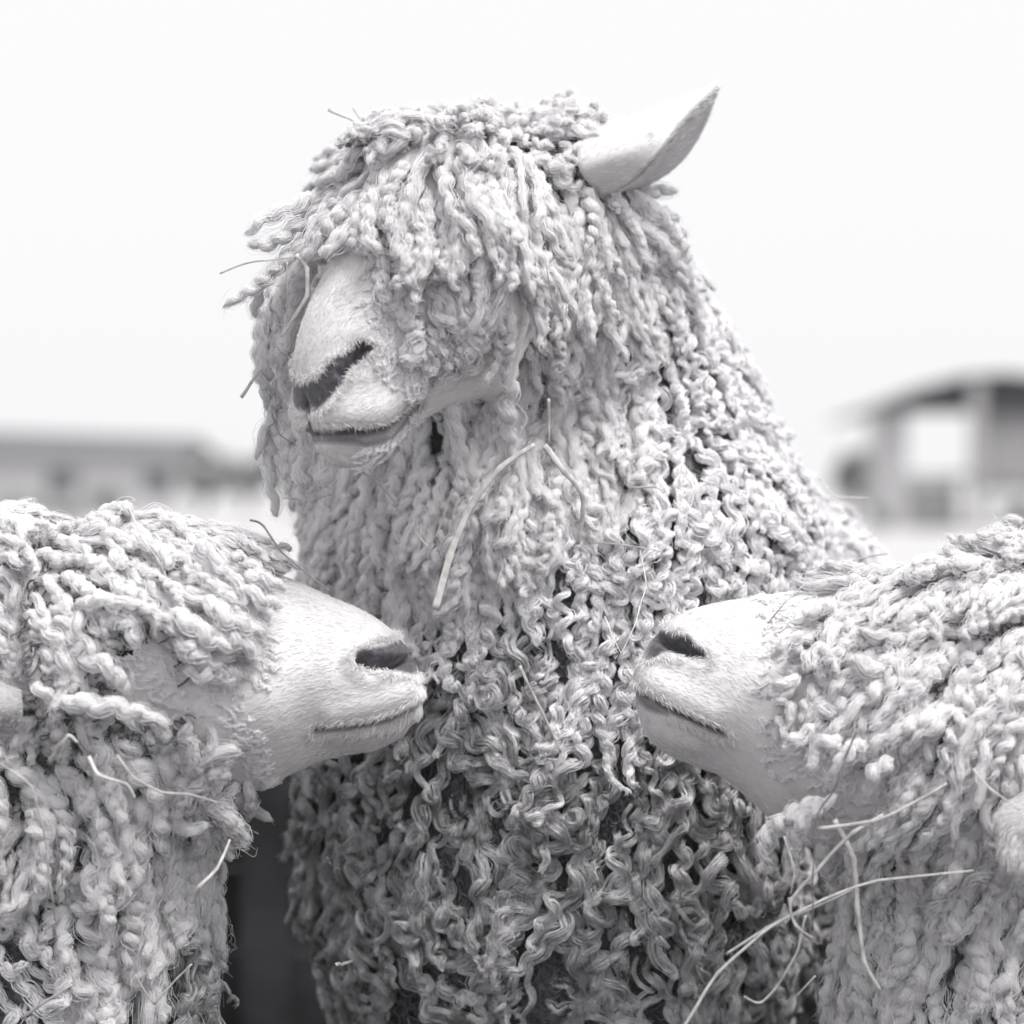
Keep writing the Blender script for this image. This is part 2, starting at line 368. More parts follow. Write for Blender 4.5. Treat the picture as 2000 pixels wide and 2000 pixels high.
def build_head(rings, feat, place, scale=1.0, nr=150, na=160, openmouth=1.0):
    """loft of the whole head in profile coordinates; place(x, y, s) -> world"""
    R = catmull(rings, nr)
    th = np.arange(na)/na*2*np.pi
    c = np.cos(th); s = np.sin(th)
    ce = np.sign(c)*np.abs(c)**.88; se = np.sign(s)*np.abs(s)**.82
    wf = 1-.24*np.clip(c, 0, 1)**1.4-.30*np.clip(-c, 0, 1)**1.5
    X = R[:, 0:1]*(1+ce)/2+R[:, 2:3]*(1-ce)/2; Y = R[:, 1:2]*(1+ce)/2+R[:, 3:4]*(1-ce)/2
    Sd = R[:, 4:5]*.001*scale*se*wf
    x, y = X.ravel(), Y.ravel(); sd_ = Sd.ravel()
    sidef = np.clip(np.abs(np.tile(se*wf, (nr, 1))).ravel(), 0, 1)
    V = place(x, y, sd_)
    i = np.arange(nr-1)[:, None]; j = np.arange(na)[None, :]; j2 = (j+1) % na
    q = np.stack([i*na+j, i*na+j2, (i+1)*na+j2, (i+1)*na+j], -1).reshape(-1, 4)
    def normals(V):
        G = V.reshape(nr, na, 3)
        du = np.gradient(G, axis=0); dv = np.roll(G, -1, 1)-np.roll(G, 1, 1)
        return nrm(np.cross(du, dv)).reshape(-1, 3)
    n = normals(V)
    cen = V.reshape(nr, na, 3).mean(1, keepdims=True)
    if np.mean(np.sum(n.reshape(nr, na, 3)*(V.reshape(nr, na, 3)-cen), -1)) < 0: n = -n
    else: q = q[:, ::-1]
    disp = np.zeros(len(V)); side = np.clip(sidef/.35, 0, 1)
    fl = polydist(x, y, feat['lip']); disp += .0035*scale*np.exp(-(fl/26)**2)*side
    fm = polydist(x, y, feat['mouth']); mx_, my_ = feat['mouth'][-1]; ff = np.clip(np.hypot(x-mx_, y-my_)/45, .25, 1)
    disp -= .0062*openmouth*scale*np.exp(-(fm/(7.5*openmouth))**2)*ff
    fc = polydist(x, y, feat['chin']); disp += .0025*scale*np.exp(-(fc/26)**2)*side
    fk = polydist(x, y, feat['cheek']); disp += .004*scale*np.exp(-(fk/60)**2)*side
    pl, rad = feat['nostril']; fn = polydist(x, y, pl, rad)
    disp += .0010*scale*np.exp(-((fn-2.0)/.9)**2)*side
    disp -= .011*feat.get('depth', 1)*scale*np.clip(1.25-fn, 0, 1)**.8*side
    pl, rad = feat['pad']; fp = polydist(x, y, pl, rad)
    wob = .10*np.sin(x*.09)+.08*np.sin(y*.13+x*.05)
    dark = np.clip((1.1+wob-fp)*2.6, 0, 1)
    pl, rad = feat['phil']; fh = polydist(x, y, pl)
    mid = np.exp(-(sd_/.0022)**2)
    disp -= .0022*scale*np.exp(-(fh/14)**2)*mid
    dark = np.maximum(dark, np.clip(1.6-fh/9, 0, 1)*np.exp(-(sd_/.0035)**2))
    dark = np.maximum(dark, np.clip(1.7-fm/(7.5*openmouth), 0, 1)*.95)
    if 'lipdark' in feat:
        pl, rad = feat['lipdark']; dark = np.maximum(dark, np.clip(1.15+wob-polydist(x, y, pl, rad), 0, 1)*.8)
    V = V+n*disp[:, None]; n = normals(V)
    cen = V.reshape(nr, na, 3).mean(1, keepdims=True)
    if np.mean(np.sum(n.reshape(nr, na, 3)*(V.reshape(nr, na, 3)-cen), -1)) < 0: n = -n
    V0 = V
    caps = np.array([[0, a_, a_+1] for a_ in range(1, na-1)]+[[(nr-1)*na, (nr-1)*na+a_+1, (nr-1)*na+a_] for a_ in range(1, na-1)])
    uvv = np.stack([np.tile(np.arange(na)/na, nr), np.repeat(np.arange(nr)/nr, na)], -1)
    return dict(V=V0, N=n, q=q, caps=caps, dark=dark, prof=np.stack([x, y], -1), s=sd_, uv=uvv, nr=nr, na=na)

def body_mesh(name, head, trunkV, trunkF, parent_label):
    nv = len(head['V'])
    V = np.concatenate([head['V'], trunkV])
    qs = [f for f in trunkF if len(f) == 4]; ts = [f for f in trunkF if len(f) == 3]
    quads = np.concatenate([head['q'], np.array(qs).reshape(-1, 4)+nv])
    tris = np.concatenate([head['caps'], np.array(ts, int).reshape(-1, 3)+nv]) if ts else head['caps']
    uv = np.concatenate([head['uv'], trunkV[:, [0, 2]]*3])
    dark = np.concatenate([head['dark'], np.zeros(len(trunkV))])
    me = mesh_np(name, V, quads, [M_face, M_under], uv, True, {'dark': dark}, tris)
    mi = np.zeros(len(me.polygons), np.int32)
    nh, nq = len(head['q']), len(quads)
    mi[nh:nq] = 1; mi[nq+len(head['caps']):] = 1
    if len(mi) == nq+len(tris): me.polygons.foreach_set('material_index', mi)
    return me

def make_bvh(head, tV, tF):
    V = [Vector(v) for v in head['V']]+[Vector(v) for v in tV]; nv = len(head['V'])
    F = [tuple(map(int, f)) for f in head['q'][::1]]+[tuple(i+nv for i in f) for f in tF]
    return BVHTree.FromPolygons(V, F, all_triangles=False)

def sample_surface(head, tV, tF, n, rs):
    tq = np.array([f if len(f) == 4 else (*f, f[2]) for f in tF])
    V = np.concatenate([head['V'], tV]); Q = np.concatenate([head['q'], tq+len(head['V'])])
    a_, b_, c_, d_ = V[Q[:, 0]], V[Q[:, 1]], V[Q[:, 2]], V[Q[:, 3]]
    nn = np.cross(c_-a_, d_-b_); ar = np.linalg.norm(nn, axis=1)*.5
    idx = rs.choice(len(Q), n, p=ar/ar.sum()); u = rs.random((n, 1)); v = rs.random((n, 1))
    p = (a_[idx]*(1-u)+b_[idx]*u)*(1-v)+(d_[idx]*(1-u)+c_[idx]*u)*v
    return p, nrm(nn[idx]), idx < len(head['q'])

def grow_fleece(name, root, head, tV, tF, controls, keepout, bare, heroes, seed, view_margin=170, nsamp=90000, tweak=None, smax=290, keepY=.04, under=26000, muzzle=None, keep2=None):
    rs = np.random.default_rng(seed)
    bvh = make_bvh(head, tV, tF)
    p, n, ish = sample_surface(head, tV, tF, nsamp, rs)
    # drop the points buried inside the other shell
    keep = np.ones(len(p), bool)
    px, py = topx(p)
    inview = (px > -view_margin) & (px < 2000+view_margin) & (py > -100) & (py < 2000+view_margin)
    tocam = nrm(np.array([0, -DCAM, CH])-p); facing = np.sum(n*tocam, 1)
    keep &= ~(inpoly(px, py, bare) & ish)
    if muzzle is not None: keep &= ~(ish & (((p-muzzle[0])@muzzle[1] > 0) | (((p-muzzle[0])@muzzle[1] > -.13) & (n@muzzle[2] < -.25))))
    p, n, px, py, inview, facing, ish = p[keep], n[keep], px[keep], py[keep], inview[keep], facing[keep], ish[keep]
    cx = np.array([c[0] for c in controls], float); cy = np.array([c[1] for c in controls], float)
    cd = np.array([[c[2], 0, -c[3]] for c in controls], float); cd = nrm(cd); st = [c[4] for c in controls]
    names = list(STYLES)
    d2 = (px[:, None]-cx)**2+(py[:, None]-cy)**2
    wgt = 1/(d2+900)**1.5; wgt /= wgt.sum(1, keepdims=True)
    d0 = wgt@cd
    jit = d2*np.exp(rs.normal(0, .28, d2.shape)); near = jit.argmin(1)
    sty = np.array([names.index(st[i]) for i in near])
    sparse = (~inview) | (facing < -.5) | ((facing < -.12) & np.isin(sty, [names.index('wavy'), names.index('ringlet')]) & (p[:, 2] < .85))
    sty[sparse] = names.index('coarse')
    low = p[:, 2] < .40
    ok = ~low
    # thin the samples so that roots stay a lock's width apart
    sp = np.array([STYLES[k]['sp'] for k in names])[sty]
    order = rs.permutation(len(p)); grid = {}; chosen = []
    cell = .03
    for i in order:
        if not ok[i]: continue
        q = p[i]; k = (int(q[0]//cell), int(q[1]//cell), int(q[2]//cell)); s_ = sp[i]; good = True
        for dx in (-1, 0, 1):
            for dy in (-1, 0, 1):
                for dz in (-1, 0, 1):
                    for (o_, so) in grid.get((k[0]+dx, k[1]+dy, k[2]+dz), ()):
                        if (o_[0]-q[0])**2+(o_[1]-q[1])**2+(o_[2]-q[2])**2 < (min(s_, so))**2: good = False; break
                    if not good: break
                if not good: break
            if not good: break
        if good: grid.setdefault(k, []).append((q, s_)); chosen.append(i)
    ch = np.array(chosen)
    # skip roots that lie inside the body
    good = []
    for i in ch:
        h = bvh.ray_cast(Vector(p[i]+n[i]*.002), Vector(n[i]), .05)
        if h[0] is None or Vector(n[i]).dot(h[1]) < 0: good.append(i)
    ch = np.array(good)
    parts = []; hairsets = []; fleeceV = []; fleeceQ = []; fleeceT = []; fleeceUV = []; fmat = []; off = 0
    groups = []
    for si, k in enumerate(names):
        sel = ch[sty[ch] == si]
        if len(sel): groups.append((k, p[sel], n[sel], d0[sel], None))
    stats = {}
    def emit(k, C2, B, Nf, R, s, u, V, L, r, S, nside):
        nonlocal off
        q, caps = tube_faces(S, nside)
        N = len(C2); nv = S*nside
        uv = np.stack([np.broadcast_to(np.arange(nside)/nside, (N, S, nside)), np.broadcast_to((s*100)[..., None], (N, S, nside))], -1)
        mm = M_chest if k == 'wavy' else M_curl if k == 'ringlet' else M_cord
        mx_, my_ = topx(C2[:, S//2]); vis = (mx_ > -20) & (mx_ < 2020) & (my_ > 0) & (my_ < 2020)
        for i in range(N):
            score = L[i]*r[i]*(1 if vis[i] else 0)
            if k == 'coarse': score = 0
            if k in ('wavy', 'ringlet'): score *= 3.0
            parts.append((score, k, V[i].reshape(-1, 3), q, caps, uv[i].reshape(-1, 2), mm))
    for k, pp, nn_, dd, _ in groups:
        sd_ = STYLES[k]; N = len(pp); S = sd_['S']
        L = rs.uniform(*sd_['L'], N); r = rs.uniform(*sd_['r'], N)
        wander = np.stack([vnoise(pp*28+7.7*i_, 1) for i_ in range(3)], -1)
        dd = dd+rs.normal(0, .16, dd.shape)+wander*sd_['wander']; dd[:, 2] -= .15
        front = np.clip(nn_[:, 2], 0, 1)[:, None]*np.array([[0, -.35, 0]]); dd = dd+front
        dd = nrm(dd-nn_*np.sum(dd*nn_, 1, keepdims=True)*.85+nn_*.12)
        lift0 = rs.uniform(.2, 1.0, N)*r+(.002 if k in ('wavy', 'ringlet') else 0); liftk = np.maximum(rs.uniform(*sd_['lift'], N)+vnoise(pp*22, 1)*.010, .001)
        if tweak: L, r, liftk = tweak(k, pp, L, r, liftk, rs)
        Cn, Nn = integrate(bvh, pp-nn_*.003, nn_, dd, L, S, lift0, liftk, sd_['grav']*rs.uniform(.6, 1.4, (N, 1)), rs.uniform(-1, 1, N)*sd_['hook'])
        # stop at the bare face
        X, Y_ = topx(Cn); ins = inpoly(X, Y_, keepout)&(Cn[..., 1] < keepY)
        if keep2: ins |= inpoly(X, Y_, keep2)&(Cn[..., 1] < .02)
        first = np.where(ins.any(1), ins.argmax(1), S)
        frac = first/S
        keepl = frac > .22
        Cn, Nn, L, r, frac, first = Cn[keepl], Nn[keepl], L[keepl], r[keepl], frac[keepl], first[keepl]
        if not len(Cn): continue
        for i in np.where(first < S)[0]:     # shorten: resample the remaining stretch
            e_ = max(min(first[i]+rs.integers(-2, 5), S-1), 4); t = np.linspace(0, e_, S); a0 = np.floor(t).astype(int); a1 = np.minimum(a0+1, S-1); f = (t-a0)[:, None]
            Cn[i] = Cn[i][a0]*(1-f)+Cn[i][a1]*f; Nn[i] = Nn[i][a0]*(1-f)+Nn[i][a1]*f
        N = len(Cn); hand = rs.choice([-1.0, 1.0], N)
        Cn[:, 1:-1] = Cn[:, :-2]*.25+Cn[:, 1:-1]*.5+Cn[:, 2:]*.25
        # neighbouring locks draw together towards their tips, leaving gaps between the clumps
        if k != 'coarse' and N > 20:
            g = rs.choice(N, max(3, int(N/sd_.get('cl', 7))), replace=False); kd = KDTree(len(g))
            for j_, gi in enumerate(g): kd.insert(Cn[gi, 0], j_)
            kd.balance(); uu_ = np.linspace(0, 1, S)[:, None]
            for i in range(N):
                _, j_, dist = kd.find(Cn[i, 0])
                if 0 < dist < .035: Cn[i] += (Cn[g[j_]]-Cn[i])*(rs.uniform(.25, .85)*uu_**1.2)
        A = rs.uniform(*sd_['A'], N); pit = rs.uniform(*sd_['pit'], N); m_ = sd_['m']
        C2, ph = curl(Cn, Nn, A, pit, sd_['ell'], hand, rs)
        B0, N0 = frames(C2, Nn); uu = np.linspace(0, 1, S)[None, :, None]
        X, Y_ = topx(C2[:, S//2]); v = (X > -40) & (X < 2040) & (Y_ < 2040)
        for q_ in range(m_):
            if m_ > 1:      # the strands of one lock run side by side and close up towards its tip
                a_, b_ = rs.normal(0, 1, (2, N, 1, 1))*sd_['spread']
                lag = rs.integers(-2, 3, N); ix = np.clip(np.arange(S)[None]+lag[:, None], 0, S-1)
                Cs = np.take_along_axis(C2, np.broadcast_to(ix[..., None], C2.shape), 1)*.35+C2*.65
                Cs = Cs+(B0*a_*1.25+N0*b_*.8)*(1-.62*uu**1.5)+vnoise(C2*60+q_*3.3, 1)[..., None]*.0016*B0
                Cs[:, 1:-1] = Cs[:, :-2]*.25+Cs[:, 1:-1]*.5+Cs[:, 2:]*.25
                rr = r*rs.uniform(.6, 1.25, N)
            else: Cs, rr = C2, r
            B, Nf, R, s, u, V = dress(Cs, Nn, rr*(1 if m_ == 1 else .85), sd_['lump'], sd_['taper'], sd_['n'], ph, rs, .05 if m_ == 1 else .15)
            if q_ == 0: emit(k, Cs, B, Nf, R, s, u, V, L, rr, S, sd_['n'])
            if sd_['F'] and v.any():
                F = max(4, sd_['F']//m_)
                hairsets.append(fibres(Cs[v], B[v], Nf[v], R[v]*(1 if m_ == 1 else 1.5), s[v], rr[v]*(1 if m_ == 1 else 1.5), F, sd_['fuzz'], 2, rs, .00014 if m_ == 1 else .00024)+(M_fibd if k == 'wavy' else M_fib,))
        stats[k] = N
    # hand placed locks: polylines in photo pixels with a depth
    for (pts, r0, k) in heroes:
        r0 = r0*.75
        w_ = np.array([P(*q) for q in pts]); sd_ = STYLES[k]; S = max(sd_['S'], 36)
        cl = catmull(w_[:, [0, 2, 1]], S)[:, [0, 2, 1]][None]
        Nn = np.broadcast_to(np.array([0, -1.0, .15]), cl.shape)
        one = np.ones(1); Nn = nrm(Nn)
        C2, ph = curl(cl, Nn, one*np.mean(sd_['A'])*(1 if sd_['m'] == 1 else .8), one*np.mean(sd_['pit']), sd_['ell'], one*rs.choice([-1., 1.]), rs)
        for q_ in range(1 if sd_['m'] == 1 else 3):
            Cs = C2+rs.normal(0, 1, (1, 1, 3))*(.0012 if q_ else 0)
            B, Nf, R, s, u, V = dress(Cs, Nn, one*(r0 if sd_['m'] == 1 else r0*.55), sd_['lump'], sd_['taper'], sd_['n']+2, ph, rs)
            emit(k, Cs, B, Nf, R, s, u, V, one*.3, one*r0, S, sd_['n']+2)
            hairsets.append(fibres(Cs, B, Nf, R, s, one*r0, 45 if sd_['m'] == 1 else 16, sd_['fuzz'], 2, rs, .00014)+(M_fib,))
    parts.sort(key=lambda t: -t[0])
    for sc_, k, V, q, caps, uv, mm in parts[:smax]:
        me = mesh_np('wool_lock', V, q, [mm], uv, True, None, caps)
        link('wool_lock', me, root)
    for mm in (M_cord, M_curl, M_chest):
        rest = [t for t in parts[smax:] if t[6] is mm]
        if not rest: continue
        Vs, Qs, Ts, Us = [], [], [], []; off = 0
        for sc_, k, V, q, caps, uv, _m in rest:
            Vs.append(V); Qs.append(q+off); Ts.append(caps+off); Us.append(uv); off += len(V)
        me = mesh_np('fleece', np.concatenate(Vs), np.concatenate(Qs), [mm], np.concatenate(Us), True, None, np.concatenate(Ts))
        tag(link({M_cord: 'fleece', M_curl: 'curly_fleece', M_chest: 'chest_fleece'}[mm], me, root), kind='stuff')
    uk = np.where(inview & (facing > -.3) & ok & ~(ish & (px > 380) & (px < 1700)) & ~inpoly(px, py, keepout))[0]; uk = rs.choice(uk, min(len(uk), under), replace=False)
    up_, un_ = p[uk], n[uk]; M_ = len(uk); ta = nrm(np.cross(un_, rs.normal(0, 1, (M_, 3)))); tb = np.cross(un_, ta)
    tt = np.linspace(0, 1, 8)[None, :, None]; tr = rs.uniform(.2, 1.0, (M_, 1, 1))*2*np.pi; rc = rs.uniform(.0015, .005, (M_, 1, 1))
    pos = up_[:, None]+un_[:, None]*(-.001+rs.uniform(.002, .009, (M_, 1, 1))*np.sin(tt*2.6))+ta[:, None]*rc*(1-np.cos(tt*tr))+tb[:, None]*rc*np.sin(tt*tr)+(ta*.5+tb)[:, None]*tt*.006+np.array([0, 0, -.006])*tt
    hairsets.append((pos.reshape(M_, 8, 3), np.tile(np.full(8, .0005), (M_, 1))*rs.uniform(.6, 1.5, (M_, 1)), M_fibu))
    for fm in (M_fib, M_fibd, M_fibu):
        hs = [h[:2] for h in hairsets if h[2] is fm]
        if hs: hair_object('wool_fibres', hs, fm, root)
    print(name, 'locks', len(parts), stats, 'tris', sum(len(t[3])*2+len(t[4]) for t in parts), 'hair pts', sum(h[0].shape[0]*h[0].shape[1] for h in hairsets))
    return bvh
def si_(k): return list(STYLES).index(k)

def face_hair(root, head, prof, seed, keep_poly, edge_x, edge_w, count=130000):
    """short lying hair on the bare face"""
    rs = np.random.default_rng(seed)
    V, N, q = head['V'], head['N'], head['q']; na, nr = head['na'], head['nr']
    ar = np.linalg.norm(np.cross(V[q[:, 2]]-V[q[:, 0]], V[q[:, 3]]-V[q[:, 1]]), axis=1)
    idx = rs.choice(len(q), count, p=ar/ar.sum()); u = rs.random((count, 1)); v = rs.random((count, 1))
    Q = q[idx]
    def lerp(A): return (A[Q[:, 0]]*(1-u)+A[Q[:, 1]]*u)*(1-v)+(A[Q[:, 3]]*(1-u)+A[Q[:, 2]]*u)*v
    p = lerp(V); n = nrm(lerp(N)); dk = lerp(head['dark'][:, None])[:, 0]
    G = V.reshape(nr, na, 3); fw = np.gradient(G, axis=0).reshape(-1, 3); back = -nrm(lerp(fw))      # towards the nape
    keep = dk < .45
    p, n, back, dk = p[keep], n[keep], back[keep], dk[keep]
    M = len(p)
    down = np.array([0, 0, -1.0])
    d = nrm(back+down*.35+rs.normal(0, .22, (M, 3))); d = nrm(d-n*np.sum(d*n, 1, keepdims=True)+n*rs.uniform(.10, .42, (M, 1)))
    L = rs.uniform(.0035, .0075, (M, 1))
    t = np.array([0, .35, .7, 1.0])
    pos = p[:, None]+d[:, None]*(L*t)[..., None]-n[:, None]*(L*t**2*.28)[..., None]-n[:, None]*.0004
    rad = np.outer(rs.uniform(.7, 1.3, M), [.00009, .00009, .00008, .00003])
    # wisps of wool thinning out onto the bare face
    Xa, Ya = topx(p); kb = polydist(Xa, Ya, list(keep_poly)+[keep_poly[0]]); xm = np.abs(Xa-edge_x)
    kk = np.where(inpoly(Xa, Ya, keep_poly) & (kb < 60) & (xm < edge_w) & ((edge_x != 790) | (Ya < 700)))[0]
    wisp = None
    if len(kk):
        kk = rs.choice(kk, min(len(kk), 420), replace=False); m_ = len(kk); F_ = 10; tt = np.linspace(0, 1, 9)
        fwd = -back[kk]*.9+np.array([0, 0, -.45])+rs.normal(0, .35, (m_, 3)); fwd = nrm(fwd-n[kk]*np.sum(fwd*n[kk], 1, keepdims=True)); sd2 = np.cross(n[kk], fwd)
        Lw = rs.uniform(.006, .017, (m_, 1, 1))*(1-kb[kk]/75)[:, None, None]; aw = rs.uniform(.0006, .0016, (m_, 1, 1)); pw = rs.uniform(2, 5, (m_, 1, 1)); p0 = rs.uniform(0, 6.28, (m_, 1, 1))
        jw = rs.normal(0, .0007, (m_, F_, 1, 3))
        cw = p[kk][:, None]+fwd[:, None]*(Lw*tt[None, :, None])+n[kk][:, None]*(.0012*np.sin(tt*3)[None, :, None])+sd2[:, None]*aw*np.sin(pw*tt[None, :, None]*2+p0)
        pw_ = (cw[:, None]+jw*(1-.5*tt)[None, None, :, None]+rs.normal(0, .00025, (m_, F_, 9, 3))).reshape(-1, 9, 3)
        wisp = (pw_, np.tile(np.linspace(.00022, .00008, 9), (len(pw_), 1)))
    # longer bristly hair along the lips and round the nostril
    X, Y = lerp(head['prof'])[keep].T
    near = rs.choice(len(p), min(len(p), len(p)), replace=False)
    fm = polydist(X, Y, prof['mouth']); fp = polydist(X, Y, *prof['pad'])
    k = np.where(((fm > 10) & (fm < 19)) | ((fp > 1.0) & (fp < 1.3)))[0]; k = np.repeat(k, 2)
    p2 = p[k]+rs.normal(0, .0007, (len(k), 3)); n2 = n[k]
    d2 = nrm(back[k]*.6+np.array([0, 0, -.9])+rs.normal(0, .3, (len(k), 3))); d2 = nrm(d2-n2*np.sum(d2*n2, 1, keepdims=True)+n2*rs.uniform(.25, .8, (len(k), 1)))
    L2 = rs.uniform(.003, .0075, (len(k), 1))
    pos2 = p2[:, None]+d2[:, None]*(L2*t)[..., None]-n2[:, None]*(L2*t**2*.3)[..., None]
    rad2 = np.outer(rs.uniform(.7, 1.3, len(k)), [.00016, .00015, .0001, .00003])
    if wisp is not None: hair_object('wool_wisps', [wisp], M_fib, root)
    return hair_object('face_hair', [(pos, rad), (pos2, rad2)], M_fur, root)

def ear(root, rows, thick=.0020, bulge=None, label=None, spots=()):
    """rows: cross-section rows of 3D points from base to tip (each row same count)"""
    rows = np.array(rows, float); nu, nv = rows.shape[:2]
    # refine both ways
    A = np.stack([catmull(np.concatenate([rows[:, j, [0, 2]], rows[:, j, 1:2]], 1), 30) for j in range(nv)], 1)
    if nv == 4 and spots:
        Bf = np.stack([np.vstack([catmull(A[i][:3], 18), A[i][2]+(A[i][3]-A[i][2])*(np.linspace(0, 1, 8)[1:, None])]) for i in range(30)], 0)[..., [0, 2, 1]]
    else: Bf = np.stack([catmull(A[i], 25) for i in range(30)], 0)[..., [0, 2, 1]]
    nu, nv = 30, 25
    if spots: Bf = np.concatenate([Bf[:, :18], Bf[:, 17:]], 1); nv = 26      # a hard fold between the back of the ear and its inner side
    i = np.arange(nu-1)[:, None]; j = np.array([c_ for c_ in range(nv-1) if not (spots and c_ == 17)])[None, :]
    q = np.stack([i*nv+j, i*nv+j+1, (i+1)*nv+j+1, (i+1)*nv+j], -1).reshape(-1, 4)
    V = Bf.reshape(-1, 3); X, Y = topx(V); dark = (np.tile(np.arange(nv), nu) > 17)*.30+.20 if spots else np.full(len(V), .55)
    for (sx, sy, sr) in spots: dark = np.maximum(dark, .85*np.exp(-((X-sx)**2+(Y-sy)**2)/(sr*1.2)**2))
    uv = np.stack([np.tile(np.arange(nv)/nv, nu), np.repeat(np.arange(nu)/nu, nv)], -1)
    me = mesh_np('ear', V, q, [M_face], uv*.35, True, {'dark': dark})
    o = link('ear', me, root); md = o.modifiers.new('thickness', 'SOLIDIFY'); md.thickness = thick; md.offset = 0
    # fine hair on the ear
    rs = np.random.default_rng(5); k = rs.integers(0, len(q), 2600)
    a_ = V[q[k, 0]]; b_ = V[q[k, 1]]; c_ = V[q[k, 3]]; u = rs.random((len(k), 1)); v = rs.random((len(k), 1))
    p = a_+(b_-a_)*u+(c_-a_)*v; n = nrm(np.cross(b_-a_, c_-a_)); d = nrm(c_-a_)
    sg = rs.choice([-1., 1.], (len(k), 1)); L = rs.uniform(.003, .006, (len(k), 1)); t = np.array([0, .5, 1.])
    pos = (p+n*sg*thick*.5)[:, None]+nrm(d+n*sg*.3+rs.normal(0, .15, d.shape))[:, None]*(L*t)[..., None]
    hair_object('ear_hair', [(pos, np.tile([.00012, .0001, .00003], (len(k), 1)))], M_fur, o)
    if label: o['label'] = label
    return o

def eyeball(root, c, r, nrmv):
    import bmesh
    bm = bmesh.new(); bmesh.ops.create_uvsphere(bm, u_segments=24, v_segments=16, radius=r)
    for v in bm.verts: v.co += Vector(c)
    me = bpy.data.meshes.new('eye'); bm.to_mesh(me); bm.free(); me.materials.append(M_eye)
    me.polygons.foreach_set('use_smooth', [True]*len(me.polygons))
    return link('eye', me, root)

def legs(pts):
    """leg chains from trunk to hoof"""
    out_ = []
    for (x, y, top) in pts:
        out_.append([((x, y, top), (.06, .065, .07)), ((x, y+.01, top-.16), (.036, .04, .05)), ((x, y-.005, .22), (.022, .024, .03)),
                     ((x, y, .07), (.018, .02, .03)), ((x, y-.012, .028), (.026, .034, .027))])
    return out_

# ---- left sheep
YL = -.15
def placeL(x, y, s):
    k = K*(DCAM+YL)/DCAM
    return np.stack([(x-1000)*k, YL-s, CH+(HZ-y)*k], -1)
headL = build_head(HEAD_A, FEAT_A, placeL)
chL = [[((-.33, -.13, .845), (.085, .07, .09)), ((-.32, -.12, .80), (.10, .08, .12)), ((-.292, -.10, .72), (.085, .085, .10)), ((-.300, -.07, .58), (.09, .10, .12))],
       [((-.250, -.145, .785), (.05, .055, .05)), ((-.270, -.13, .73), (.06, .06, .06))],
       [((-.33, -.12, .82), (.09, .08, .10)), ((-.5, -.03, .73), (.18, .16, .19)), ((-.9, .05, .68), (.27, .22, .23)), ((-1.2, .1, .68), (.2, .2, .21))]
      ]+legs([(-.42, -.12, .5), (-.42, .12, .5), (-1.2, -.02, .5), (-1.2, .22, .5)])
tLV, tLF = ellipsoid_union('trunkL', chL)
rootL = tag(link('sheep', None), 'woolly white sheep in profile facing right from the left edge, one eye showing', 'sheep', 'three longwool sheep with their heads together')
rootL.location = (-.8, .03, 0); bpy.context.view_layer.update()
link('body', body_mesh('body', headL, tLV, tLF, ''), rootL)
bareL = [(535, 1090), (520, 1180), (515, 1250), (420, 1310), (345, 1275), (285, 1240), (238, 1218), (200, 1245), (240, 1330), (215, 1385), (300, 1385), (400, 1400), (440, 1450), (480, 1520), (510, 1570), (700, 1520), (900, 1400), (860, 1200), (700, 1100)]
keepL = [(535, 1110), (520, 1200), (500, 1290), (400, 1300), (335, 1285), (275, 1258), (248, 1230), (212, 1243), (222, 1285), (255, 1330), (235, 1372), (310, 1378), (410, 1395), (450, 1450), (500, 1535), (510, 1570), (700, 1520), (900, 1400), (860, 1200), (700, 1100)]
ctlL = [(60, 1060, 1, -.2, 'cord'), (200, 1010, 1, -.15, 'cord'), (400, 1000, 1, 0, 'cord'), (350, 1090, 1, .25, 'cord'), (470, 1060, 1, .2, 'cord'),
        (150, 1150, .8, .5, 'cord'), (300, 1180, .9, .55, 'cord'), (430, 1180, 1, .35, 'cord'), (100, 1250, .9, .5, 'cord'), (80, 1350, .9, .45, 'nub'),
        (170, 1330, .9, .5, 'nub'), (150, 1210, .7, .6, 'nub'), (300, 1400, .8, .5, 'nub'), (200, 1450, .2, 1, 'lump'), (400, 1450, .4, 1, 'nub'), (450, 1500, .15, 1, 'nub'), (480, 1540, .05, 1, 'cord'), (320, 1520, .1, 1, 'lump'), (100, 1550, 0, 1, 'lump'),
        (300, 1650, 0, 1, 'lump'), (450, 1580, .1, 1, 'lump'), (200, 1800, 0, 1, 'lump'), (60, 1700, -.1, 1, 'nub'), (60, 1900, 0, 1, 'ringlet'), (350, 1900, .2, 1, 'wavy'), (440, 1800, .1, 1, 'wavy')]
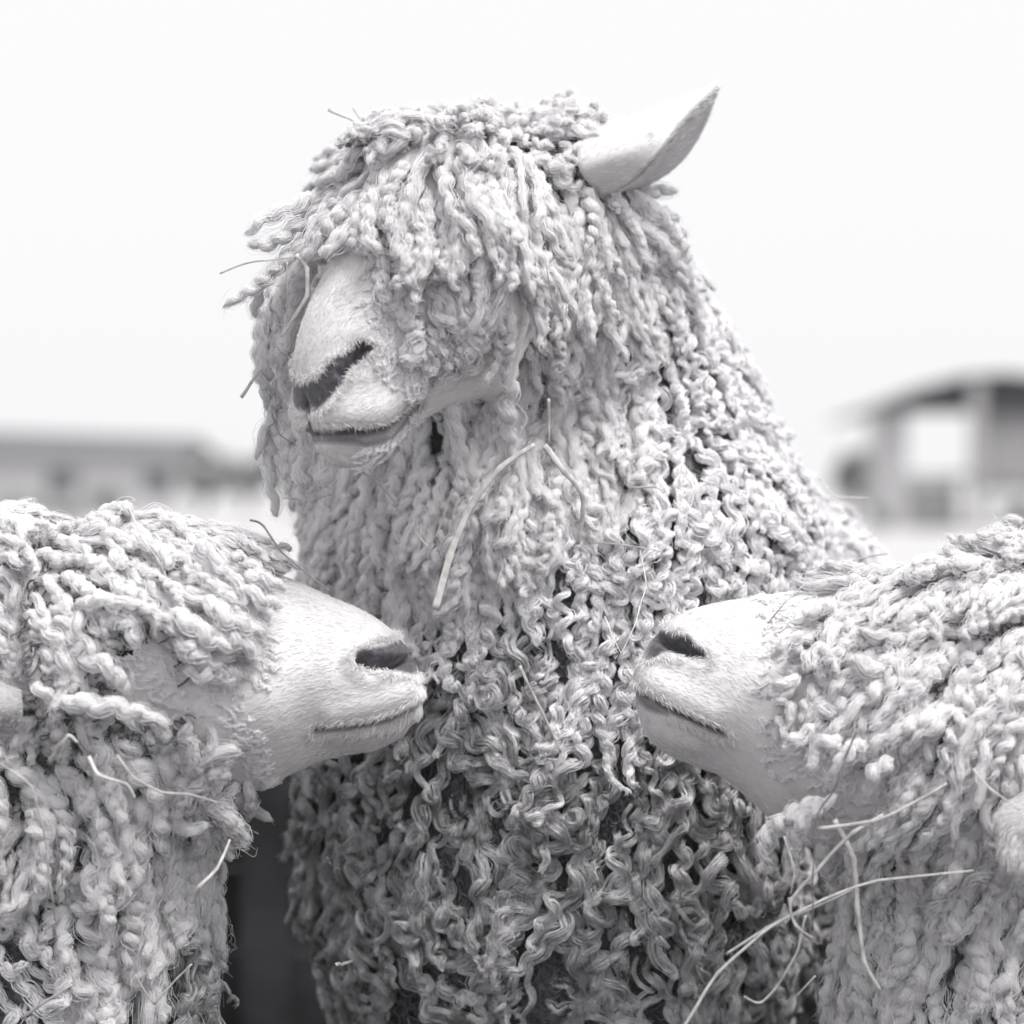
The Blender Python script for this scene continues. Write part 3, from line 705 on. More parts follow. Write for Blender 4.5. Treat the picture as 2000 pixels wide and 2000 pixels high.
herL = [([(330, 1195, -.23), (380, 1225, -.238), (425, 1255, -.236), (455, 1262, -.232)], .0066, 'cord'), ([(400, 1170, -.225), (450, 1210, -.23), (500, 1225, -.222), (520, 1240, -.218)], .006, 'cord'),
 ([(345, 1245, -.235), (385, 1280, -.236), (430, 1290, -.23)], .0056, 'nub'), ([(430, 1235, -.228), (470, 1262, -.226), (505, 1268, -.22)], .005, 'nub'),
 ([(360, 1310, -.232), (410, 1322, -.23), (455, 1318, -.222)], .0045, 'nub'), ([(150, 1290, -.22), (200, 1300, -.235), (235, 1325, -.236), (250, 1350, -.234)], .0062, 'cord'),
 ([(480, 1120, -.2), (520, 1135, -.205), (560, 1150, -.2)], .005, 'cord'), ([(470, 1150, -.21), (515, 1170, -.212), (548, 1190, -.208)], .005, 'nub'),
 ([(120, 1370, -.235), (190, 1385, -.24), (260, 1400, -.24), (330, 1405, -.235)], .007, 'cord'),
([(150, 1180, -.22), (240, 1180, -.235), (330, 1215, -.24), (345, 1240, -.238)], .0056, 'cord'),
        ([(210, 1215, -.225), (262, 1232, -.238), (275, 1262, -.238)], .0045, 'nub'),
        ([(360, 1205, -.225), (420, 1240, -.23), (470, 1245, -.222)], .0042, 'cord'),
        ([(350, 1275, -.222), (400, 1295, -.228), (470, 1285, -.222), (500, 1272, -.215)], .004, 'nub'),
        ([(380, 1300, -.222), (440, 1300, -.224), (480, 1310, -.214)], .0038, 'nub')]
grow_fleece('left', rootL, headL, tLV, tLF, ctlL, keepL, bareL, herL, 11)
face_hair(rootL, headL, FEAT_A, 21, keepL, 360, 160)
eyeball(rootL, P(240, 1254, YL-.060), .0145, None)
eyeball(rootL, P(262, 1262, YL+.052), .0175, None)
ear(rootL, [[P(40, 1350, -.24), P(42, 1385, -.25), P(38, 1430, -.24)], [P(0, 1335, -.25), P(0, 1385, -.265), P(0, 1435, -.25)],
            [P(-60, 1340, -.255), P(-60, 1395, -.27), P(-60, 1450, -.255)], [P(-150, 1375, -.25), P(-150, 1420, -.26), P(-150, 1460, -.25)], [P(-230, 1440, -.24), P(-230, 1443, -.243), P(-230, 1446, -.24)]])

# ---- right sheep
YR = -.15
def placeR(x, y, s):
    k = K*(DCAM+YR)/DCAM
    return np.stack([(x-1000)*k, YR-s, CH+(HZ-y)*k], -1)
headR = build_head(HEAD_B, FEAT_B, placeR)
chR = [[((.38, -.13, .83), (.09, .075, .10)), ((.33, -.12, .76), (.10, .08, .10)), ((.312, -.10, .70), (.09, .08, .10)), ((.320, -.08, .56), (.095, .10, .12))],
       [((.37, -.12, .82), (.10, .08, .10)), ((.56, -.03, .74), (.18, .16, .19)), ((.95, .05, .68), (.27, .22, .23)), ((1.25, .1, .68), (.2, .2, .21))]
      ]+legs([(.46, -.12, .5), (.46, .12, .5), (1.22, -.02, .5), (1.22, .22, .5)])
tRV, tRF = ellipsoid_union('trunkR', chR)
rootR = tag(link('sheep', None), 'woolly white sheep in profile facing left with a bare cheek, beside the right edge', 'sheep', 'three longwool sheep with their heads together')
rootR.location = (.85, .03, 0); bpy.context.view_layer.update()
link('body', body_mesh('body', headR, tRV, tRF, ''), rootR)
bareR = [(1690, 1150), (1640, 1190), (1560, 1220), (1540, 1330), (1530, 1430), (1560, 1500), (1700, 1480), (1770, 1500), (1760, 1570), (1640, 1660), (1600, 1640), (1590, 1700), (1500, 1700), (1200, 1500), (1200, 1150), (1500, 1130)]
keepR = [(1600, 1165), (1570, 1200), (1550, 1260), (1520, 1330), (1520, 1420), (1560, 1480), (1650, 1490), (1700, 1480), (1750, 1530), (1740, 1570), (1640, 1630), (1590, 1640), (1580, 1700), (1500, 1700), (1200, 1500), (1200, 1150), (1500, 1150)]
ctlR = [(1650, 1120, -1, 0, 'cord'), (1750, 1100, -1, .05, 'cord'), (1900, 1090, -1, .1, 'cord'), (1700, 1200, -1, .25, 'cord'), (1850, 1200, -1, .3, 'cord'), (1850, 1290, -.9, .5, 'cord'),
        (1650, 1330, -.9, .45, 'nub'), (1720, 1380, -.9, .5, 'cord'), (1830, 1400, -.8, .55, 'cord'), (1950, 1400, -.7, .6, 'long'), (1850, 1550, -.85, .5, 'cord'), (1960, 1500, -.7, .6, 'long'),
        (1900, 1680, -.3, 1, 'lump'), (1700, 1720, -.3, 1, 'cord'), (1650, 1850, 0, 1, 'long'), (1750, 1850, 0, 1, 'long'), (1850, 1850, -.1, 1, 'lump'), (1950, 1850, .2, 1, 'cord'), (1850, 1970, 0, 1, 'ringlet'), (1960, 1960, 0, 1, 'ringlet'), (1650, 1980, 0, 1, 'cord')]
herR = [([(1640, 1440, -.235), (1600, 1470, -.238), (1575, 1500, -.235)], .005, 'nub'), ([(1690, 1450, -.24), (1650, 1480, -.243), (1620, 1520, -.24)], .0055, 'cord'), ([(1740, 1480, -.242), (1710, 1515, -.244), (1690, 1545, -.24)], .005, 'nub'), ([(1590, 1420, -.23), (1555, 1440, -.23), (1530, 1462, -.225)], .0044, 'nub'),
 ([(1570, 1240, -.21), (1530, 1262, -.212), (1505, 1285, -.21)], .0044, 'nub'), ([(1560, 1320, -.222), (1520, 1345, -.222), (1495, 1365, -.218)], .0044, 'cord'),
 ([(1600, 1560, -.215), (1545, 1595, -.22), (1505, 1640, -.215), (1510, 1700, -.205)], .0048, 'nub'), ([(1615, 1570, -.21), (1560, 1610, -.215), (1530, 1660, -.21), (1525, 1705, -.2)], .0044, 'cord'),
        ([(1630, 1555, -.22), (1570, 1600, -.225), (1545, 1660, -.215), (1545, 1720, -.205)], .0044, 'nub'),
        ([(1830, 1395, -.235), (1760, 1420, -.24), (1705, 1455, -.24), (1690, 1495, -.235)], .0052, 'nub'),
        ([(1860, 1380, -.235), (1830, 1410, -.24), (1790, 1440, -.24), (1770, 1475, -.235)], .006, 'cord'),
        ([(1960, 1070, -.12), (1955, 1045, -.12), (1952, 1022, -.12)], .005, 'nub'), ([(1985, 1075, -.12), (1978, 1050, -.12), (1968, 1030, -.12)], .0045, 'nub')]
grow_fleece('right', rootR, headR, tRV, tRF, ctlR, keepR, bareR, herR, 12)
face_hair(rootR, headR, FEAT_B, 22, keepR, 1640, 150)
eyeball(rootR, P(1830, 1310, YR-.049), .0165, None); eyeball(rootR, P(1830, 1310, YR+.049), .0165, None)
ear(rootR, [[P(2060, 1500, -.235), P(2075, 1560, -.24), P(2080, 1620, -.235)], [P(1995, 1550, -.25), P(2020, 1600, -.262), P(2050, 1650, -.25)],
            [P(1945, 1590, -.255), P(1975, 1640, -.265), P(2020, 1690, -.258)], [P(1950, 1660, -.255), P(1965, 1690, -.264), P(2000, 1700, -.258)], [P(1960, 1700, -.255), P(1975, 1704, -.258), P(1990, 1706, -.257)]])

# ---- middle sheep: the head hangs down and turns to the left, the body runs back behind it
dM = nrm(np.array([-.50, -.34, -.80])); upM = nrm(np.array([0, 0, 1.])-dM*dM[2]); siM = np.cross(dM, upM)
SM = 1.12
tipM = P(622, 812, -.19); O_A = np.array([150., 1190.]); ax_A = nrm(np.array([670., 150.])); pe_A = np.array([ax_A[1], -ax_A[0]])
kA = K*(DCAM+YL)/DCAM*SM
uT = (np.array([820., 1340.])-O_A)@ax_A*kA; pollM = tipM-dM*uT
def placeM(x, y, s):
    rel = np.stack([x-O_A[0], y-O_A[1]], -1)
    u = rel@ax_A*kA; t = rel@pe_A*kA
    return pollM+u[..., None]*dM+t[..., None]*upM+s[..., None]*siM
HEAD_M = [(262, 1160, 300, 1380, 44), (310, 1098, 365, 1440, 54), (360, 1075, 425, 1480, 56)]+HEAD_A[3:8]+[(745, 1217, 788, 1466, 39), (784, 1250, 822, 1450, 35), (808, 1281, 840, 1422, 29), (824, 1310, 846, 1388, 18), (832, 1338, 840, 1350, 3)]
FEAT_M = dict(FEAT_A); FEAT_M['mouth'] = [(690, 1428), (762, 1416), (810, 1390), (848, 1352)]; FEAT_M['lip'] = [(680, 1395), (760, 1380), (825, 1345)]
FEAT_M['depth'] = .6; FEAT_M['chin'] = [(740, 1452), (820, 1432)]; FEAT_M['phil'] = ([(828, 1312), (846, 1348)], 13)
FEAT_M['lipdark'] = ([(700, 1442), (762, 1436), (812, 1410), (842, 1376)], [4, 9, 11, 8])  # lower lip pigment, with the shadow below the mouth painted in
FEAT_M['pad'] = ([(722, 1276), (760, 1278), (800, 1288), (832, 1314)], [17, 18, 14, 11]); FEAT_M['nostril'] = ([(728, 1278), (746, 1286), (775, 1290)], [17, 13, 6])
HEAD_M = [(*h[:4], h[4]*(.93 if h[0] < 560 else .80)) for h in HEAD_M]
headM = build_head(HEAD_M, FEAT_M, placeM, SM, openmouth=1.5)
chM = [[((-.036, .02, 1.138), (.086, .08, .062)), ((-.030, .05, 1.10), (.094, .10, .07)), ((-.008, .06, 1.075), (.102, .105, .08)), ((.022, .115, 1.04), (.128, .115, .09)), ((.026, .135, .98), (.158, .13, .085)), ((.04, .12, .90), (.18, .155, .1)),
        ((.035, .15, .78), (.185, .185, .13)), ((.035, .15, .64), (.17, .18, .14)), ((.04, .18, .52), (.13, .16, .1))],
       [((.026, .035, 1.150), (.058, .07, .058)), ((.03, .05, 1.11), (.06, .09, .06))],
       [((.06, .16, .95), (.12, .11, .08)), ((.12, .28, .84), (.17, .15, .12)), ((.14, .45, .71), (.23, .25, .25)), ((.17, .95, .70), (.22, .25, .24))]
      ]+legs([(-.07, .16, .46), (.17, .2, .46), (.06, 1.0, .46), (.28, 1.0, .46)])
tMV, tMF = ellipsoid_union('trunkM', chM)
rootM = tag(link('sheep', None), 'tall curly white sheep in the middle, fringe over its eyes, spotted ear up', 'sheep', 'three longwool sheep with their heads together')
rootM.location = (.1, .5, 0); bpy.context.view_layer.update()
link('body', body_mesh('body', headM, tMV, tMF, ''), rootM)
bareM = [(700, 450), (730, 540), (770, 640), (800, 700), (860, 730), (890, 850), (850, 880), (760, 890), (700, 950), (600, 930), (540, 820), (530, 720), (560, 600), (620, 450)]
keepM = [(705, 470), (725, 520), (735, 570), (770, 640), (790, 700), (850, 740), (870, 850), (830, 865), (760, 885), (700, 930), (600, 910), (565, 830), (560, 720), (585, 610), (620, 505)]
ctlM = [(980, 180, .1, -.2, 'nub'), (800, 230, -.6, .2, 'nub'), (700, 240, -.8, .2, 'nub'), (900, 250, -.1, 1, 'nub'), (1050, 230, .4, .2, 'nub'), (1150, 230, .5, .1, 'nub'), (1100, 300, .5, .8, 'nub'),
        (640, 300, -.8, .5, 'nub'), (700, 340, -.5, .9, 'cord'), (800, 380, -.1, 1, 'cord'), (900, 370, .2, 1, 'cord'), (1000, 370, .45, 1, 'cord'), (1100, 420, .6, .8, 'cord'),
        (600, 400, -.9, .6, 'cord'), (1160, 520, .55, .9, 'cord'), (1000, 500, .4, 1, 'cord'), (850, 560, .1, 1, 'nub'), (950, 560, .15, 1, 'nub'), (900, 650, .1, 1, 'nub'), (1020, 600, .45, .9, 'cord'), (1100, 600, .5, .9, 'cord'),
        (1080, 750, .15, 1, 'long'), (1180, 750, .25, 1, 'long'), (950, 850, 0, 1, 'long'), (1100, 900, 0, 1, 'long'), (1180, 900, .1, 1, 'cord'),
        (1270, 700, .35, 1, 'ringlet'), (1360, 800, .5, .9, 'ringlet'), (1500, 950, .5, .7, 'ringlet'), (1300, 950, .2, 1, 'ringlet'), (1350, 1100, .1, 1, 'ringlet'), (1600, 1000, .5, .7, 'ringlet'), (1450, 1100, .2, 1, 'ringlet'),
        (1250, 480, .6, .8, 'cord'), (1300, 560, .5, .8, 'ringlet'), (1220, 1100, .1, 1, 'ringlet'),
        (540, 700, -.1, 1, 'cord'), (560, 950, .1, 1, 'cord'), (640, 1000, 0, 1, 'cord'), (700, 1050, -.1, 1, 'long'), (850, 1000, 0, 1, 'long'), (950, 1050, 0, 1, 'cord'), (1060, 1120, 0, 1, 'ringlet'), (850, 1120, 0, 1, 'cord'), (1150, 1000, .1, 1, 'ringlet'),
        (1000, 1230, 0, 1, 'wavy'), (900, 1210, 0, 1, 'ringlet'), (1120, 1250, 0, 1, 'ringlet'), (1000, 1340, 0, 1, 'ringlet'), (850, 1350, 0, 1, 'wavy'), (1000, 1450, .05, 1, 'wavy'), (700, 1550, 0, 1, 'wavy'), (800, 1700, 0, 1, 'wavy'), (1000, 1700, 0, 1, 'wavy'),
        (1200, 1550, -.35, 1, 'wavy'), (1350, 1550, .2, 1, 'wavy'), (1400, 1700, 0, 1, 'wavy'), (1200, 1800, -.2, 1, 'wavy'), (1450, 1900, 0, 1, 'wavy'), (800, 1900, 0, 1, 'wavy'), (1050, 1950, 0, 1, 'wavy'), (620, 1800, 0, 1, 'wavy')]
herM = [
 ([(585, 830, -.07), (575, 880, -.07), (580, 940, -.065), (590, 990, -.06)], .0075, 'cord'), ([(610, 860, -.075), (600, 910, -.075), (605, 960, -.07), (612, 1010, -.065)], .0072, 'long'), ([(560, 800, -.07), (552, 860, -.07), (560, 920, -.065)], .0066, 'nub'), ([(600, 780, -.08), (590, 840, -.08), (598, 900, -.075)], .007, 'cord'),
 ([(640, 880, -.08), (640, 940, -.08), (645, 1000, -.07)], .007, 'cord'),
 ([(810, 255, -0.075), (802, 280, -0.08499999999999999), (794, 310, -0.095), (802, 335, -0.097)], .0062, 'cord'),
 ([(830, 265, -0.085), (826, 290, -0.095), (822, 320, -0.10500000000000001), (830, 345, -0.10700000000000001)], .0062, 'nub'),
 ([(850, 260, -0.08), (850, 285, -0.09), (850, 315, -0.1), (858, 340, -0.10200000000000001)], .0062, 'cord'),
 ([(875, 262, -0.08), (878, 287, -0.09), (881, 317, -0.1), (889, 342, -0.10200000000000001)], .0062, 'nub'),
 ([(845, 285, -0.095), (840, 310, -0.105), (835, 340, -0.115), (843, 365, -0.11699999999999999)], .0062, 'cord'),
 ([(820, 290, -0.1), (811, 315, -0.11), (802, 345, -0.12000000000000001), (810, 370, -0.122)], .0062, 'nub'),
 ([(870, 290, -0.095), (874, 315, -0.105), (878, 345, -0.115), (886, 370, -0.11699999999999999)], .0062, 'nub'),
 ([(800, 275, -0.09), (788, 300, -0.09999999999999999), (776, 330, -0.11), (784, 355, -0.11199999999999999)], .0062, 'cord'),
 ([(895, 270, -0.08), (901, 295, -0.09), (907, 325, -0.1), (915, 350, -0.10200000000000001)], .0062, 'cord'),
 ([(855, 310, -0.11), (855, 335, -0.12), (855, 365, -0.13), (863, 390, -0.132)], .0062, 'cord'),

 ([(640, 470, -.13), (600, 520, -.13), (572, 600, -.125), (560, 680, -.12)], .0062, 'cord'), ([(620, 480, -.12), (590, 560, -.12), (572, 640, -.11), (565, 720, -.10)], .007, 'cord'),
 ([(600, 560, -.11), (575, 640, -.11), (560, 720, -.10), (565, 800, -.09)], .007, 'cord'), ([(550, 540, -.10), (520, 620, -.10), (510, 700, -.10), (512, 760, -.09)], .006, 'nub'),
 # the fringe that stands out to the left of the face
 ([(650, 400, -.14), (580, 440, -.15), (520, 480, -.15), (485, 478, -.15)], .0058, 'cord'),
 ([(640, 430, -.14), (570, 490, -.15), (510, 540, -.15), (440, 605, -.15)], .0056, 'cord'),
 ([(620, 450, -.13), (560, 510, -.14), (520, 560, -.14), (500, 620, -.13)], .0052, 'cord'),
 ([(640, 370, -.14), (590, 400, -.15), (530, 425, -.15), (480, 460, -.15)], .0052, 'cord'),
 ([(590, 500, -.12), (560, 560, -.12), (545, 640, -.11), (535, 720, -.10)], .0058, 'cord'),
 ([(570, 520, -.11), (535, 600, -.11), (520, 690, -.10), (530, 780, -.09)], .0062, 'long'),
 ([(560, 640, -.09), (545, 720, -.09), (535, 800, -.08), (530, 900, -.07)], .0064, 'long'),
 ([(580, 700, -.08), (565, 800, -.08), (550, 900, -.07), (560, 1000, -.06)], .007, 'long'),
 ([(560, 760, -.07), (535, 840, -.07), (528, 930, -.06), (540, 1010, -.06)], .0062, 'cord'),
 ([(540, 600, -.10), (520, 660, -.10), (505, 720, -.10), (520, 800, -.09)], .005, 'cord'),
 ([(680, 400, -.17), (660, 450, -.175), (645, 490, -.175)], .006, 'cord'), ([(720, 400, -.17), (705, 450, -.175), (690, 500, -.178)], .005, 'cord'),
 ([(640, 400, -.16), (615, 450, -.165), (600, 500, -.165), (585, 530, -.16)], .0055, 'cord'),
 # loops of wool over the cheek
 ([(790, 470, -.19), (755, 510, -.2), (742, 560, -.2), (750, 590, -.2)], .0056, 'nub'),
 ([(830, 560, -.19), (790, 580, -.2), (778, 620, -.205), (815, 640, -.205)], .0052, 'nub'),
 ([(800, 440, -.19), (810, 500, -.2), (830, 540, -.205), (850, 530, -.205)], .0075, 'cord'),
 ([(870, 560, -.18), (850, 620, -.19), (830, 670, -.19), (815, 725, -.185)], .0068, 'nub'),
 ([(900, 600, -.17), (890, 650, -.18), (900, 700, -.18)], .0066, 'nub'), ([(950, 560, -.16), (960, 620, -.17), (950, 660, -.17)], .006, 'nub'),
 ([(940, 640, -.15), (905, 720, -.15), (890, 800, -.14), (900, 880, -.13), (905, 950, -.12)], .0062, 'long'),
 ([(1000, 700, -.12), (985, 780, -.13), (990, 860, -.12), (985, 940, -.10)], .007, 'long'),
 # wool hanging under and behind the ear
 ([(1165, 385, .0), (1200, 405, .01), (1225, 445, .015), (1232, 500, .015)], 0.0075, 'cord'),
 ([(1179, 383, .0), (1218, 410, .01), (1245, 453, .015), (1253, 509, .015)], 0.0070999999999999995, 'nub'),
 ([(1193, 381, .0), (1236, 415, .01), (1265, 461, .015), (1274, 518, .015)], 0.006699999999999999, 'cord'),
 ([(1207, 379, .0), (1254, 420, .01), (1285, 469, .015), (1295, 527, .015)], 0.0063, 'nub'),
 ([(1221, 377, .0), (1272, 425, .01), (1305, 477, .015), (1316, 536, .015)], 0.0059, 'cord'),
 ([(1235, 375, .0), (1290, 430, .01), (1325, 485, .015), (1337, 545, .015)], 0.0055, 'nub'),
 ([(1170, 400, -.02), (1230, 430, -.01), (1290, 470, 0), (1335, 540, .01)], .006, 'cord'),
 ([(1200, 390, 0), (1260, 400, .01), (1310, 420, .02), (1345, 470, .02)], .005, 'ringlet'),
 ([(1190, 420, 0), (1230, 460, .01), (1250, 510, .01), (1270, 545, .01)], .007, 'cord'),
 ([(1220, 400, .01), (1290, 440, .02), (1330, 510, .02), (1340, 580, .02)], .0036, 'ringlet'),
 ([(1180, 380, 0), (1240, 385, .01), (1290, 375, .02), (1320, 385, .02)], .006, 'cord'),
 ([(1180, 440, 0), (1210, 490, .01), (1240, 520, .01)], .008, 'lump'), ([(1210, 420, .02), (1260, 450, .02), (1300, 500, .02), (1310, 540, .02)], .007, 'cord')]
def tweakM(k, pp, L, r, liftk, rs):
    h = pp[:, 2] > 1.10
    liftk = np.where(h, liftk+.006, liftk)
    return L, r, liftk
BVM = grow_fleece('middle', rootM, headM, tMV, tMF, ctlM, keepM, bareM, herM, 13, nsamp=150000, tweak=tweakM, keepY=-.085, under=110000, muzzle=(pollM+dM*.20, dM, upM), keep2=[(1172, 255), (1205, 228), (1290, 195), (1400, 165), (1340, 310), (1195, 375)])
face_hair(rootM, headM, FEAT_M, 23, keepM, 770, 60)
for s_ in (-1, 1):
    c = placeM(np.array([345.]), np.array([1245.]), np.array([s_*.040]))[0]; eyeball(rootM, c, .015, None)
ear(rootM, [[P(1138, 258, -.01), P(1130, 325, -.045), P(1172, 384, -.03), P(1178, 390, .02)],
            [P(1190, 235, .0), P(1205, 295, -.050), P(1232, 352, -.04), P(1254, 366, .03)],
            [P(1245, 222, .01), P(1262, 262, -.042), P(1283, 300, -.045), P(1322, 322, .035)],
            [P(1300, 202, .02), P(1310, 224, -.020), P(1322, 246, -.035), P(1362, 270, .035)],
            [P(1350, 184, .02), P(1352, 194, -.005), P(1357, 206, -.015), P(1386, 220, .02)],
            [P(1399, 166, .015), P(1400, 167, .01), P(1401, 168, .01), P(1402, 169, .015)]],
    spots=[(1268, 267, 7), (1343, 235, 7), (1330, 243, 6), (1352, 228, 6), (1306, 290, 5), (1270, 320, 5), (1308, 277, 5), (1250, 337, 8)])

# ------------------------------------------------------------------ straw
def rest(px, py, Y, lift=.040):
    """depth at which a piece of straw lies on the middle sheep's wool"""
    o = Vector((0, -DCAM, CH)); d = (Vector(P(px, py, 0))-o).normalized(); h = BVM.ray_cast(o, d)
    return h[0].y-lift if h[0] is not None and abs(h[0].y-lift-Y) < .16 else Y
def straw(pts, r, m, label, flat=.3, taper=.4):
    if any(t_ in label for t_ in ('chest curls', 'between the two muzzles', 'middle neck', 'across the throat wool', 'middle sheep neck', 'thick stalk', 'slanting stalk', 'middle shoulder', 'below the middle sheep ear')):
        pts = [(a_, b_, rest(a_, b_, c_, .052) if b_ > 1230 else c_-.012) for a_, b_, c_ in pts]; r = r*1.15
    w_ = np.array([P(*q) for q in pts]); S = 10*(len(pts)-1)+1
    t = np.linspace(0, len(pts)-1, S); a0 = np.minimum(t.astype(int), len(pts)-2); f = (t-a0)[:, None]
    lin = w_[a0]*(1-f)+w_[a0+1]*f; sm = catmull(w_[:, [0, 2, 1]], S)[:, [0, 2, 1]]
    c = lin*.55+sm*.45 if len(pts) > 2 else lin
    r = r*.68; c = c+np.stack([vnoise(c*45+i_*5.1+r*900, 1) for i_ in range(3)], -1)*.0012
    T = nrm(np.gradient(c, axis=0)); B = nrm(np.cross(T, np.array([.1, -1, .2]))); Nf = np.cross(B, T)
    u = np.linspace(0, 1, S); node = 1+.25*np.exp(-((t-np.round(t))/.06)**2)*(np.round(t) > 0)*(np.round(t) < len(pts)-1)
    R = r*(1-taper*u)*node; th = np.arange(8)/8*2*np.pi
    V = c[:, None]+R[:, None, None]*(np.cos(th)[None, :, None]*B[:, None]+flat*np.sin(th)[None, :, None]*Nf[:, None])
    q, caps = tube_faces(S, 8)
    o = link('straw', mesh_np('straw', V, q, [m], None, True, None, caps))
    tag(o, label, 'straw', 'bits of straw caught in the wool')
    return o
S_ = straw
S_([(850, 1190, -.155), (880, 1080, -.15), (913, 998, -.145), (985, 905, -.14), (1045, 868, -.135)], .0032, M_straw, 'long thick pale stalk slanting across the throat wool of the middle sheep')
S_([(1062, 870, -.14), (1100, 920, -.14), (1137, 968, -.13), (1132, 1060, -.12)], .0026, M_straw, 'kinked stalk hanging down right of the thick slanting one on the middle neck')
S_([(1071, 778, -.15), (1071, 868, -.14)], .0013, M_straw, 'thin upright stalk standing on the kink in the middle sheep neck wool')
S_([(430, 535, -.17), (500, 510, -.175), (580, 500, -.18)], .0009, M_straw3, 'thin stem poking out left from the fringe of the middle sheep')
S_([(580, 497, -.18), (600, 520, -.182), (602, 575, -.182), (575, 620, -.18), (550, 660, -.175)], .0022, M_straw, 'curved stalk bowed beside the forehead left of the middle muzzle')
S_([(560, 510, -.165), (562, 580, -.165), (560, 650, -.16)], .0012, M_straw3, 'thin straight blade in the fringe left of the middle forehead', taper=.8)
S_([(470, 775, -.11), (490, 745, -.11), (510, 722, -.11)], .0018, M_straw3, 'short split stub jutting left at the height of the middle nose')
S_([(497, 693, -.1), (522, 692, -.1)], .0012, M_straw2, 'tiny dark stub left of the middle sheep nostril')
S_([(530, 805, -.13), (545, 845, -.135), (580, 870, -.14)], .0007, M_straw2, 'thin dark curved stem left of the middle sheep lips')
S_([(695, 915, -.15), (740, 940, -.15), (780, 988, -.145)], .0016, M_straw3, 'pale stem hanging from the chin of the middle sheep')
S_([(487, 1014, -.17), (510, 1018, -.175), (545, 1070, -.18), (600, 1120, -.185), (645, 1158, -.19)], .0011, M_straw2, 'long dark stem lying over the bridge of the left sheep')
S_([(555, 975, -.12), (600, 975, -.125), (650, 965, -.125)], .0007, M_straw3, 'fine stem under the chin above the left sheep fringe')
S_([(810, 1040, -.13), (835, 1068, -.13)], .0012, M_straw, 'small flat chip left of the thick slanting stalk')
S_([(850, 1050, -.13), (870, 1000, -.13), (885, 955, -.13)], .0008, M_straw3, 'thin forked stem left of the thick stalk on the neck')
S_([(1080, 590, -.19), (1070, 530, -.2), (1063, 500, -.2)], .0006, M_straw3, 'hair thin stem in the temple wool of the middle sheep')
S_([(690, 420, -.19), (730, 395, -.2), (775, 405, -.2), (770, 425, -.2), (740, 425, -.2)], .001, M_straw, 'small looped stem on the forehead fringe of the middle sheep')
S_([(690, 212, -.1), (712, 245, -.1)], .0008, M_straw3, 'short dark stem sticking up from the crown on its left')
S_([(640, 213, -.09), (695, 240, -.09)], .0022, M_straw, 'broad pale stub lying on the left of the crown')
S_([(1250, 1075, -.06), (1262, 1150, -.11), (1240, 1220, -.15), (1215, 1278, -.16)], .0007, M_straw, 'long fine stem running down to the nose of the right sheep')
S_([(1180, 1205, -.12), (1200, 1250, -.14), (1215, 1278, -.16)], .0008, M_straw, 'fine stem left of the right sheep nose meeting the longer one')
S_([(1150, 1060, -.06), (1220, 1065, -.07), (1300, 1080, -.06)], .0007, M_straw3, 'fine level stem across the ringlets of the middle shoulder')
S_([(1235, 955, -.05), (1290, 955, -.06), (1300, 965, -.06)], .0012, M_straw, 'short pale blade in the ringlets below the middle sheep ear')
S_([(1600, 935, .05), (1640, 968, .03), (1700, 973, .03)], .0012, M_straw, 'thin stem curling out over the back of the middle sheep')
S_([(1640, 1105, -.02), (1680, 1090, -.02), (1735, 1083, -.02)], .0009, M_straw3, 'thin grey stem above the poll of the right sheep')
S_([(1500, 1220, -.19), (1530, 1180, -.195), (1570, 1140, -.18)], .0007, M_straw3, 'fine stem leaning on the bridge of the right sheep nose')
S_([(1015, 1300, -.12), (1060, 1390, -.13), (1095, 1470, -.13)], .0014, M_straw3, 'grey stem lying down the chest between the two muzzles')
S_([(1333, 2010, -.25), (1400, 1905, -.25), (1480, 1830, -.25), (1600, 1760, -.25), (1690, 1722, -.25), (1900, 1700, -.25)], .0014, M_straw, 'longest stalk rising from the bottom edge across the right sheep neck')
S_([(1418, 1866, -.245), (1500, 1812, -.245), (1575, 1782, -.245), (1665, 1735, -.245)], .0012, M_straw3, 'second stalk just under the longest one on the right neck')
S_([(1678, 1424, -.26), (1643, 1500, -.262), (1632, 1540, -.262), (1590, 1606, -.262), (1590, 1700, -.26), (1586, 1820, -.25)], .0011, M_straw2, 'long dark bent stem hanging down the bare cheek of the right sheep')
S_([(1596, 1620, -.25), (1720, 1600, -.255), (1790, 1565, -.255), (1850, 1530, -.255)], .0016, M_straw, 'stout pale stalk across the throat of the right sheep')
S_([(1725, 1592, -.25), (1660, 1630, -.255), (1600, 1690, -.255), (1555, 1740, -.255), (1540, 1770, -.255), (1560, 1815, -.255), (1590, 1835, -.25)], .0018, M_straw3, 'twisted grey blade below the throat of the right sheep')
S_([(1575, 1790, -.25), (1555, 1860, -.25), (1510, 1940, -.25), (1480, 1962, -.25), (1450, 1948, -.25)], .0012, M_straw3, 'hooked stem curling left at the bottom beside the right neck')
S_([(1628, 1600, -.24), (1665, 1680, -.24), (1675, 1780, -.24), (1690, 1880, -.24), (1720, 1935, -.24)], .0026, M_straw3, 'broad dull blade hanging down the front of the right neck')
S_([(1532, 1635, -.23), (1550, 1700, -.235), (1545, 1750, -.235)], .001, M_straw3, 'thin stem hanging from the lock under the right jaw')
S_([(1590, 1905, -.22), (1555, 1945, -.22)], .001, M_straw3, 'short barbed stem left of the right neck near the bottom')
S_([(1900, 1500, -.27), (1930, 1535, -.27), (1990, 1580, -.27)], .0012, M_straw, 'pale thin stem in front of the right sheep ear')
S_([(252, 990, -.19), (285, 1060, -.21), (310, 1090, -.215), (330, 1130, -.22)], .0008, M_straw, 'fine white stem lying over the poll of the left sheep')
S_([(85, 1011, -.15), (110, 1025, -.155)], .0014, M_straw2, 'short dark stub on the nape outline of the left sheep')
